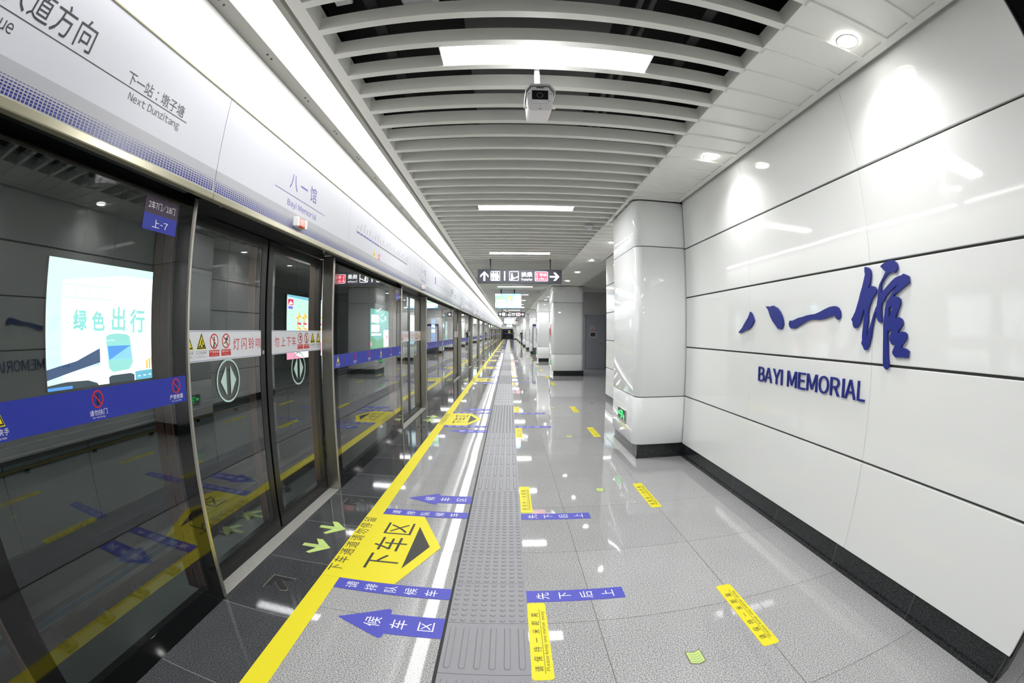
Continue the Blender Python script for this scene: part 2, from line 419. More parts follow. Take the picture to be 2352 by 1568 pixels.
def build_ceiling():
    b = MB(); ks = range(int((YB-BY0)/PITCH), int((YE-BY0)/PITCH))
    for k in ks:
        y = BY0+k*PITCH; b.box(-0.98, 1.372, y, y+0.052, 3.0, 3.09, 'ceiling_metal')
    for k in range(int((9.7-BY0)/PITCH), int((17.6-BY0)/PITCH)):
        y = BY0+k*PITCH; b.box(2.365, 5.9, y, y+0.052, 3.0, 3.09, 'ceiling_metal')
    # lengthwise frame beside the baffles
    b.box(-1.052, -0.98, YB, YE, 3.0, 3.14, 'ceiling_metal')
    struct(b.build('ceiling'))
    b = MB()
    for k in ks:
        y = BY0+k*PITCH
        x1 = 1.945 if y < 9.5 else 2.365
        if 17.8 < y: x1 = 2.55
        b.bbox(1.372, x1, y-0.206, y+0.002, 3.004, 3.05, 'ceiling_panel', 0.002)
        b.bbox(1.368, x1+0.012, y, y+0.055, 2.990, 3.05, 'ceiling_panel', 0.005)
    b.box(1.362, 1.3715, YB, YE, 3.002, 3.10, 'ceiling_metal')
    for y0, y1 in ((YB, 4.85), (6.17, 9.6)):
        # cove trim between the flat panels and the wall
        b.add([(1.945, y0, 3.03), (1.945, y0, 2.996), (1.985, y0, 2.982), (2.004, y0, 2.990), (2.004, y0, 3.03),
               (1.945, y1, 3.03), (1.945, y1, 2.996), (1.985, y1, 2.982), (2.004, y1, 2.990), (2.004, y1, 3.03)],
              [(0, 1, 6, 5), (1, 2, 7, 6), (2, 3, 8, 7), (3, 4, 9, 8), (4, 0, 5, 9), (0, 4, 3, 2, 1), (5, 6, 7, 8, 9)], 'ceiling_panel')
    b.box(1.40, 2.0, 4.86, 4.92, 2.985, 3.03, 'ceiling_panel')
    for y0, y1 in CY: b.box(1.365, 1.388, y0-.25, y1+.25, 2.985, 3.02, 'ceiling_panel')
    struct(b.build('ceiling'))
    b = MB(); b.box(-1.75, 6.0, YB, YE, 3.62, 3.8, 'plenum_dark'); b.box(-1.40, -1.052, YB, YE, 3.26, 3.3, 'black'); b.box(2.06, 2.2, YB, 9.4, 3.06, 3.2, 'plenum_dark')
    struct(b.build('ceiling'))
    b = MB(); b.box(-1.49, -1.46, YB, YE, 2.677, 3.09, 'panel_white'); b.box(-1.46, -1.357, YB, YE, 3.058, 3.09, 'soffit_shade_grey'); b.box(-1.152, -1.116, YB, YE, 3.058, 3.12, 'soffit_shade_grey')
    for k in range(160):
        yy = -6.0+k*0.612
        for d in (0, .055): b.cyl((-1.402, yy+d, 3.055), (-1.402, yy+d, 3.059), .008, 'ink_dark', n=8)
    struct(b.build('wall_left'))
# columns: (y0, y1)
CY = [(4.95, 6.15), (15.1, 16.35), (22.4, 23.65), (30.6, 31.8), (37.9, 39.1), (46.6, 47.9), (55.0, 56.2), (64.6, 65.8), (74.0, 75.2), (83.0, 84.2)]
build_ceiling()

# ================================================================ things above the baffles
def plenum_things():
    for i, (x, lb) in enumerate(((-0.70, 'black slotted ceiling rail above the baffles, on the train side of the light panels'), (1.02, 'black slotted ceiling rail above the baffles, on the wall side of the light panels'))):
        b = MB(); b.box(x-.03, x+.03, YB, 30, 3.095, 3.14, 'rubber')
        tag(b.build('ceiling_rail'), lb, 'ceiling rail')
    b = MB(); b.box(-0.28, 0.62, 0.9, 9.0, 3.34, 3.6, 'duct_grey')
    tag(b.build('air_duct'), 'wide dark grey air duct hidden above the ceiling baffles', 'duct')
    for i, x in enumerate((0.72, 0.79, 1.12)):
        b = MB(); b.cyl((x, YB, 3.30), (x, 20, 3.30), .018, 'duct_grey'); tag(b.build('conduit_pipe'), 'thin grey conduit pipe above the baffles, %s of three from the air duct' % ('first', 'middle', 'third')[i], 'pipe', 'conduit pipes above the baffles')
    for x, y, lb in ((-0.845, 1.69, 'small white junction box above the baffles on the train side'), (0.97, 1.62, 'small white junction box above the baffles on the wall side')):
        t = empty('junction_box', (x, y, 3.12)); tag(t, lb, 'junction box', 'junction boxes')
        b = MB(); b.bbox(-.045, .045, -.045, .045, 0, .05, 'cctv_white'); b.build('box', t)
        b = MB(); b.cyl((0, 0, .05), (0, 0, .50), .012, 'cctv_white'); b.build('conduit', t)
    t = empty('ceiling_speaker', (-0.46, 1.80, 3.10)); tag(t, 'round white dome speaker half seen above the baffles at the top edge', 'speaker')
    b = MB(); b.lathe(0, 0, [(0.001, .012), (.05, .014), (.085, .024), (.10, .05), (.10, .08), (.001, .08)], 'cctv_white', 28); b.build('dome', t)
    b = MB(); b.cyl((0, 0, .08), (0, 0, .52), .012, 'rubber'); b.build('hanger', t)
plenum_things()

# ================================================================ lamps
def lamps():
    me = None
    b = MB(); b.box(-.1015, .1015, .0008, 1.3042, 0.0, .035, 'panel_white', ['panel_white', 'panel_white', 'panel_white', 'panel_white', 'lamp_strip', 'panel_white'])
    me = b.mesh('strip_light'); n = 0
    y = 2.342-1.305*7
    while y < YE-1.3:
        o = bpy.data.objects.new('strip_light', me); COL.objects.link(o); o.location = (-1.2545, y, 3.06)
        k = round((y-2.342)/1.305)
        if -1 <= k <= 20: lb = 'white glowing length of the lengthwise ceiling light strip, %s of them from the camera' % ORD[k+1]
        elif k > 20: lb = 'far white length of the lengthwise ceiling light strip, more than 25 metres off'
        else: lb = 'white length of the lengthwise ceiling light strip, overhead or behind the camera'
        tag(o, lb, 'light', 'lengths of the ceiling light strip'); y += 1.305
    # panels set between two baffles
    root = empty('ceiling_light')
    f = MB(); f.box(-.596, .596, 0, .006, 0, .05, 'panel_white'); f.box(-.596, .596, .199, .205, 0, .05, 'panel_white'); f.box(-.596, -.59, 0.006, .199, 0, .05, 'panel_white'); f.box(.59, .596, 0.006, .199, 0, .05, 'panel_white')
    f.build('frame', root); d = MB(); d.box(-.59, .59, .006, .199, .004, .03, 'lamp_panel', ['panel_white']*4+['lamp_panel', 'panel_white']); d.build('diffuser', root)
    k0 = -2
    for k in range(k0, 27):
        o = root if k == k0 else copy_tree(root)
        o.location = (0.205, 2.0865+k*13*PITCH, 3.003)
        lb = 'white rectangular ceiling light panel among the baffles, %s ahead of the camera' % ORD[k] if k >= 0 else 'white rectangular ceiling light panel behind the camera'
        tag(o, lb, 'light', 'ceiling light panels')
    # downlights
    root = empty('downlight')
    b = MB(); b.lathe(0, 0, [(.064, -.001), (.070, -.004), (.074, .004), (.064, .004)], 'panel_white', 28); b.build('rim', root)
    b = MB(); b.lathe(0, 0, [(.0005, .0005), (.0645, .0005)], 'lamp_down', 24); b.build('lens', root)
    sl = bpy.data.lights.new('downlight_beam', 'SPOT'); sl.energy = W_SPOT; sl.spot_size = math.radians(138); sl.spot_blend = 0.9; sl.shadow_soft_size = 0.05
    k0 = -3
    for k in range(k0, 45):
        y = 1.44+2.037*k
        if any(a-.12 < y < c+.12 for a, c in CY): continue
        if y > YE-1: break
        o = root if k == k0 else copy_tree(root); o.location = (1.755, y, 2.992)
        lb = 'round recessed downlight in the flat ceiling strip, %s ahead of the camera' % ORD[min(k, 29)] if 0 <= k < 25 else ('tiny far downlight in the ceiling strip' if k > 0 else 'round recessed downlight behind the camera')
        tag(o, lb, 'light', 'recessed downlights')
        lo = bpy.data.objects.new('downlight_beam', sl); COL.objects.link(lo); lo.location = (1.755, y, 2.975)
lamps()

# ================================================================ platform screen
def icons_on(b, kind, u, v, s, w):
    """small pictograms, s = size"""
    if kind in ('hand', 'gap'):
        tri = [(u-s*.52, v-s*.45), (u+s*.52, v-s*.45), (u, v+s*.55)]
        b.poly([(u+(p-u)*1.12, v+(q-v)*1.12) for p, q in tri], w, 'yellow'); b.poly(tri, w+.0004, 'black'); b.poly([(u+(p-u)*.74, v-s*.03+(q-v)*.74) for p, q in tri], w+.0008, 'yellow')
        if kind == 'hand':
            b.line(u-s*.03, v-s*.33, u-s*.03, v+s*.3, s*.03, w+.001, 'black'); b.disc(u+s*.07, v-s*.13, s*.13, w+.0012, 'white', 12)
            for i in range(4): b.line(u-s*.1, v-s*.22+i*s*.055, u+s*.0, v-s*.22+i*s*.055, s*.03, w+.0014, 'white')
        else:
            b.rect(u-s*.3, u-s*.05, v-s*.34, v-s*.26, w+.001, 'black'); b.rect(u+s*.1, u+s*.36, v-s*.34, v-s*.2, w+.001, 'black')
            b.disc(u+s*.04, v+s*.1, s*.055, w+.001, 'black', 10); b.line(u+s*.02, v+s*.05, u-s*.02, v-s*.13, s*.1, w+.001, 'black')
            b.line(u-s*.02, v-s*.1, u-s*.14, v-s*.28, s*.06, w+.001, 'black'); b.line(u, v-s*.1, u+s*.12, v-s*.22, s*.06, w+.001, 'black')
            b.line(u+s*.02, v+s*.02, u+s*.16, v-s*.06, s*.04, w+.001, 'black')
    else:
        b.disc(u, v, s*.5, w, 'white' if kind != 'hold' and s > .07 else 'band_blue', 24)
        if kind == 'lean':
            b.disc(u, v+s*.26, s*.07, w+.0004, 'black', 10); b.poly([(u-s*.08, v+s*.17), (u+s*.1, v+s*.17), (u+s*.08, v-s*.1), (u+s*.02, v-s*.36), (u-s*.12, v-s*.36), (u-s*.06, v-s*.08)], w+.0004, 'black')
            b.rect(u-s*.2, u+s*.14, v-s*.39, v-s*.35, w+.0004, 'black')
        elif kind == 'rush':
            b.disc(u+s*.18, v+s*.27, s*.075, w+.0004, 'black', 10); b.line(u+s*.14, v+s*.2, u, v-s*.04, s*.13, w+.0004, 'black')
            b.line(u+s*.1, v+s*.16, u-s*.2, v+s*.2, s*.06, w+.0004, 'black'); b.line(u+s*.14, v+s*.16, u+s*.3, v+s*.04, s*.06, w+.0004, 'black')
            b.line(u, v-s*.02, u+s*.12, v-s*.2, s*.08, w+.0004, 'black'); b.line(u+s*.12, v-s*.2, u+s*.06, v-s*.36, s*.06, w+.0004, 'black')
            b.line(u-s*.02, v-s*.04, u-s*.16, v-s*.16, s*.08, w+.0004, 'black'); b.line(u-s*.16, v-s*.16, u-s*.32, v-s*.16, s*.06, w+.0004, 'black')
        else:
            b.rect(u-s*.16, u+s*.16, v+s*.2, v+s*.28, w+.0004, 'black'); b.rect(u-s*.1, u+s*.12, v-s*.34, v+s*.14, w+.0004, 'black')
        b.ring(u, v, s*.43, s*.52, w+.0008, 'red', 28); b.line(u-s*.33, v+s*.33, u+s*.33, v-s*.33, s*.08, w+.0008, 'red')
def plat(x, yc):            # art on a plane facing the platform: u to the right (+y), v up, w towards the platform
    return lambda u, v, w: (x+w, yc+u, v)
def glass_box(b, x, y0, y1, z0, z1, t=0.012):
    b.box(x-t, x, y0, y1, z0, z1, 'glass_back', ['glass_back', 'glass_face', 'glass_back', 'glass_back', 'glass_back', 'glass_back'])
def notice_caption(b, u, v, wd, w, zh, en, red):
    b.rect(u-wd/2, u+wd/2, v-.018, v+.018, w, 'red' if red else 'ink_dark')
    if not red: b.rect(u-wd/2+.001, u+wd/2-.001, v-.017, v+.017, w+.0003, 'notice_white')
    m = 'white' if red else 'ink_dark'
    b.text(zh, u, v+.007, .014, m, w+.0006, width=wd*.88); b.text(en, u, v-.010, .007, m, w+.0006, width=wd*.62)
def make_door():
    """one pair of sliding leaves with jambs, header and threshold; origin on the floor at the middle of the opening"""
    root = empty('platform_screen_door')
    for side in (-1, 1):
        y0, y1 = (-1.0, -0.012) if side < 0 else (0.012, 1.0)
        f = MB(); st = 0.075; x = XD
        yi0, yi1 = (y0, y1-st) if side < 0 else (y0+st, y1)
        zb, zt = 0.02, 2.09
        f.bbox(x-.05, x, y1-st if side < 0 else y0, y1 if side < 0 else y0+st, zb, zt, 'black', .004)
        f.bbox(x-.05, x, y0 if side < 0 else y1-.05, y0+.05 if side < 0 else y1, zb, zt, 'black', .004)
        f.box(x-.05, x-.001, y0, y1, zt-.065, zt, 'black'); f.box(x-.05, x-.001, y0, y1, zb, zb+.10, 'black')
        if side < 0: yi0 += .05
        else: yi1 -= .05
        leaf = f.build('door_leaf', root)
        g = MB(); glass_box(g, x-.004, yi0, yi1, zb+.10, zt-.065); g.build('glass', leaf)
        g = MB(); g.box(x-.105, x-.051, yi1-.004, yi1+.02, zb+.02, zt-.03, 'steel_pink_reflection'); g.build('rear_stile', leaf)
        # white notice strip across the glass
        n0, n1 = (y0+.02, y1-.066) if side < 0 else (y0+.068, y1-.022)
        s = MB(plat(x, 0)); s.prism(rr_pts(n0, n1, 1.292, 1.463, .012), .0005, .004, 'notice_white')
        for v in (1.297, 1.456): s.rect(n0+.008, n1-.008, v, v+.002, .0045, 'fascia_blue')
        ic = ((-.89, 'hand', '当心夹手', 'Watch Your Hands', 0), (-.765, 'gap', '小心站台间隙', 'Mind the Gap', 0), (-.638, 'lean', '严禁倚靠', 'No leaning', 1), (-.511, 'rush', '请勿冲门', 'No rushing the door', 1))
        if side > 0: ic = tuple((q, k, a, e, r) for q, (u, k, a, e, r) in zip((.925, .805, .682, .560), ic))
        for u, k, a, e, r in ic:
            icons_on(s, k, u, 1.401, .083, .0045); notice_caption(s, u, 1.334, .105, .0045, a, e, r)
        us = (-.393, -.300, -.208, -.117) if side < 0 else (.158, .257, .350, .440)
        s.chars('灯闪铃响' if side < 0 else '勿上下车', [(u, 1.378) for u in us], .068, 'red', .0045)
        s.build('notice_strip', leaf)
        c = MB(plat(x, 0)); cu = -.488 if side < 0 else .528
        c.ring(cu, 1.165, .118, .130, .0005, 'symbol_mint', 48)
        c.poly([(cu-.022, 1.165-.088), (cu-.022, 1.165+.088), (cu-.088, 1.165)], .0005, 'symbol_mint')
        c.poly([(cu+.022, 1.165-.088), (cu+.088, 1.165), (cu+.022, 1.165+.088)], .0005, 'symbol_mint'); c.build('door_symbol', leaf)
        if side < 0:
            k = MB(); k.cyl((x, -.045, 1.315), (x+.004, -.045, 1.315), .014, 'steel', n=16); k.build('key_lock', leaf)
    for sgn in (-1, 1):
        j = MB(); ya, yb = (sgn*1.0, sgn*1.032) if sgn > 0 else (-1.032, -1.0)
        j.bbox(-1.668, -1.552, ya, yb, 0, 2.12, 'steel', .008)
        j.build('jamb', root)
    h = MB(); h.box(-1.80, XF-.042, -1.0, 1.0, 2.125, 2.17, 'black'); h.box(-1.72, -1.655, -1.0, 1.0, 2.095, 2.125, 'black')
    h.cyl((-1.53, -.82, 2.118), (-1.53, -.82, 2.126), .012, 'steel', n=12); h.cyl((-1.53, .80, 2.118), (-1.53, .80, 2.126), .012, 'steel', n=12)
    hd = h.build('header', root)
    l = MB(); l.cyl((-1.50, .93, 2.117), (-1.50, .93, 2.126), .006, 'led_green', n=10); l.build('status_light', hd)
    t = MB(); t.box(-1.668, -1.562, -1.0, 1.0, -.02, .004, 'steel_dark')
    for i in range(12): t.box(-1.664+i*.0086, -1.6595+i*.0086, -1.0, 1.0, .004, .007, 'aluminium_rib')
    t.build('threshold', root)
    return root
DOOR_AT = lambda k: '%s platform screen door' % ORD[k]
def doors():
    root = make_door(); prev = [-4.0]
    for k, yc in enumerate(DC):
        o = root if k == 0 else copy_tree(root); o.location = (0, yc, 0)
        extra = 'double sliding glass platform door with white notice strips, '
        tag(o, extra + ('%s from the camera along the screen' % ORD[k]), 'door', 'platform screen doors')
doors()
def fixed_panel(y0, y1, mull, k):
    root = empty('fixed_screen_panel', (0, (y0+y1)/2, 0)); yc = (y0+y1)/2
    a, c = y0-yc, y1-yc; zb, zt = 0.0, 2.12; x = XG
    f = MB(); sw = .105
    f.box(x-.05, x, a, c, zb, zb+.128, 'black_gloss'); f.box(x-.05, x, a, c, zt-.062, zt, 'black_gloss')
    f.box(x-.02, x, a, a+sw, zb+.128, zt-.062, 'black_gloss'); f.box(x-.02, x, c-sw, c, zb+.128, zt-.062, 'black_gloss')
    edges = [a+sw, c-sw]
    if mull: f.box(x-.05, x, -.075, .075, zb+.128, zt-.062, 'black_gloss'); edges = [a+sw, -.075, .075, c-sw]
    f.build('frame', root)
    for i in range(0, len(edges), 2):
        g = MB(); glass_box(g, x-.001, edges[i], edges[i+1], zb+.128, zt-.062); g.build('glass', root)
        r = MB()
        for d in (0, .07): r.box(x-.09-d, x-.03-d, edges[i+1]-.006, edges[i+1]+.04, zb+.1, zt-.03, 'steel_pink_reflection')
        r.box(x-.105, x-.085, edges[i+1]-.004, edges[i+1]+.03, zb+.1, zt-.03, 'rubber')
        r.build('rear_post', root)
    s = MB(plat(x, 0)); kit = (('hand', '当心夹手', 'Watch Your Hands'), ('hold', '请勿扶门', 'No Holding'), ('lean', '严禁倚靠', 'No Leaning'))
    segs = ((a+.01, -.08), (.08, c-.012)) if mull else ((a+.01, c-.012),)
    for u0, u1 in segs:
        s.rect(u0, u1, 1.122, 1.246, .001, 'band_blue')
        n = 6 if (u1-u0) > 2 else 3
        step = (u1-u0-.18)/(n-1) if n > 1 else 0
        for i in range(n):
            kd, zh, en = kit[i % 3]; u = u0+.10+i*step
            icons_on(s, kd, u, 1.204, .066, .0015); s.text(zh, u, 1.153, .022, 'white', .0015, width=.105); s.text(en, u, 1.134, .008, 'white', .0015, width=.075)
    s.build('warning_band', root)
    if k is not None:
        d = MB(plat(x, 0)); u1 = c-.125; u0 = u1-.25
        d.rect(u0, u1, 1.972, 2.052, .001, 'sticker_plum'); d.prism(rr_pts(u0, u1, 1.897, 1.972, .004), .0002, .001, 'band_blue')
        d.text('%d车%d门/%d门' % ((k+6)//4+1, k+7, 18-k), (u0+u1)/2, 2.012, .034, 'white', .0015, width=.20)
        d.text('上-%d' % (k+7), (u0+u1)/2, 1.932, .036, 'white', .0015, width=.115); d.build('door_number_sticker', root)
    m = MB(plat(x, 0)); m.ring(a+sw+.04, .15, .010, .013, .001, 'ink_dark', 16); m.text('F', a+sw+.04, .15, .010, 'ink_dark', .001); m.build('glass_mark', root)
    return root
def fixed_panels():
    ys = [(-1.9+.97, DC[0]-1.032, True, 0)]
    for k in range(17): ys.append((DC[k]+1.032, DC[k+1]-1.032, DC[k+1]-DC[k] > 5.5, k+1))
    ys.append((DC[17]+1.032, YE, False, None)); ys.append((-4.6, -1.9+.94, True, None))
    for i, (a, b, m, k) in enumerate(ys):
        o = fixed_panel(a, b, m, k)
        if i == 0: lb = 'large fixed glass screen panel with blue warning band just before the first door'
        elif i < 18: lb = 'fixed glass screen panel with blue warning band between the %s and %s doors' % (ORD[i-1], ORD[i])
        elif i == 18: lb = 'last fixed glass screen panel at the far end of the platform'
        else: lb = 'fixed glass screen panel behind the camera'
        tag(o, lb, 'glass panel', 'fixed screen panels')
fixed_panels()
KF = 0.926
FZ = lambda z: 1.45+(z-1.45)*KF
def metro_mark(s, u, v, r, w, m):
    s.disc(u, v, r, w, m, 28); s.poly([(u-r*.6, v-r*.5), (u-r*.35, v-r*.5), (u, v+.15*r), (u+r*.35, v-r*.5), (u+r*.6, v-r*.5), (u+r*.12, v+r*.62), (u-r*.12, v+r*.62)], w+.0006, 'fascia_white')
def fascia():
    """printed fascia boards over the screen: station name over each door, line map or direction between"""
    def board(y0, y1, kind, lb, k):
        yc = (y0+y1)/2; root = empty('fascia_board', (0, yc, 0)); h = (y1-y0)/2-.0025
        b = MB(); b.box(XF-.03, XF, -h, h, 2.251, 2.664, 'fascia_white'); b.box(XF-.03, XF, -h, h, 2.135, 2.251, 'fascia_grey')
        b.build('board', root)
        t = MB(); t.bbox(XF-.04, XF+.004, -h-.0025, h+.0025, 2.098, 2.135, 'trim_beige', .004); t.build('lower_trim', root)
        t = MB(); t.bbox(-1.46, XF+.004, -h-.0025, h+.0025, 2.664, 2.676, 'trim_beige', .003); t.build('upper_trim', root)
        d = MB(plat(XF, 0)); n = int(2*h/.0215); hs = (.0088, .0079, .0068, .0054, .0037, .0018)
        for j in range(n):
            u = -h+.006+j*(2*h-.012)/n
            for i in range(6): d.rect(u, u+.0150, 2.139+i*.0118, 2.139+i*.0118+hs[i], .0006, 'fascia_blue')
        d.build('dash_pattern', root)
        s = MB(plat(XF, 0))
        if kind == 'name':
            s.chars('八一馆', [(-.135, 2.457), (.035, 2.457), (.205, 2.457)], .112, 'ink_blue', .0006)
            s.rect(-.40, .455, 2.357, 2.361, .0006, 'ink_blue'); s.text('Bayi Memorial', .045, 2.298, .058, 'ink_blue', .0006, width=.50)
        elif kind == 'map':
            u0, u1, v = -1.1, 1.12, 2.402; n = 23
            for i in range(n):
                u = u0+(u1-u0)*i/(n-1)
                if i < n-1: s.rect(u+.012, u+(u1-u0)/(n-1)-.012, v-.008, v+.008, .0006, 'ink_blue' if i < 8 else 'ink_grey')
                s.ring(u, v, .008, .012, .0006, 'red_pale' if i == 8 else 'ink_grey', 12)
                L = .05+.03*((i*7) % 5)/2
                for q in range(int(L/.02)):
                    s.line(u+.012+q*.009, v+.03+q*.019, u+.012+q*.009+.006, v+.03+q*.019+.012, .010, .0006, 'red_pale' if i == 8 else 'ink_grey')
                s.line(u+.028, v+.03, u+.028+L*.45, v+.03+L*.95, .003, .0006, 'ink_grey')
            for i, m, t in ((6, 'yellow', '2'), (8, 'red_pale', '1')):
                u = u0+(u1-u0)*i/(n-1); s.rect(u-.001, u+.001, 2.31, v-.01, .0006, m); s.prism(rr_pts(u-.035, u+.03, 2.245, 2.31, .006), .0002, .0008, m); s.text(t+'号线', u-.002, 2.278, .03, 'white' if m != 'yellow' else 'ink_dark', .0012, width=.05)
        else:
            e = h
            s.rect(-e+.15, e-.32, 2.386, 2.390, .0006, 'ink_dark')
            s.chars('下一站：墩子塘', [(e-.755+.062*i, 2.425) for i in range(7)], .055, 'ink_dark', .0006)
            s.text('Next Dunzitang', e-.555, 2.349, .047, 'ink_dark', .0006, width=.375)
            s.chars('大道方向', [(e-1.51+.139*i, 2.467) for i in range(4)], .118, 'ink_dark', .0006)
            s.text('Avenue', e-1.45, 2.345, .05, 'ink_dark', .0006, align='r')
            if k is not None and k > 0: metro_mark(s, -e+.28, 2.46, .07, .0006, 'ink_blue')
        s.build('printed_text', root)
        tag(root, lb, 'sign board', 'fascia boards over the platform screen')
    board(DC[0]-4.75, DC[0]-1.02, 'dir', 'white fascia board reading direction and next stop, just before the first door', 0)
    for k, yc in enumerate(DC):
        board(yc-1.02, yc+1.06, 'name', 'white fascia board with station name over the %s platform screen door' % ORD[k], k)
        if k < 17:
            gap = DC[k+1]-yc
            board(yc+1.06, DC[k+1]-1.02, 'dir' if gap > 5.5 else 'map', ('white fascia board with direction text' if gap > 5.5 else 'white fascia board with route line map')+' between the %s and %s doors' % (ORD[k], ORD[k+1]), k+1)
    board(DC[17]+1.06, YE, 'map', 'last white fascia board at the far end of the platform', 18)
    board(YB, DC[0]-4.75, 'plain_map' if False else 'map', 'white fascia board behind the camera', None)
fascia()
def indicator_lamps():
    root = empty('door_indicator_lamp')
    b = MB(); b.bbox(XF, XF+.042, -.078, -.048, -.033, .033, 'white', .004); b.bbox(XF, XF+.042, .048, .078, -.033, .033, 'white', .004); b.box(XF, XF+.01, -.048, .048, -.033, .033, 'white'); b.build('housing', root)
    l = MB(); l.bbox(XF+.01, XF+.040, -.048, .048, -.031, .031, 'orange_lens', .008); l.build('lens', root, label='orange red lens')
    for k, yc in enumerate(DC):
        o = root if k == 0 else copy_tree(root); o.location = (0, yc, 2.190)
        tag(o, 'small white box lamp with orange lens on the fascia over the %s door' % ORD[k], 'lamp', 'door indicator lamps')
indicator_lamps()

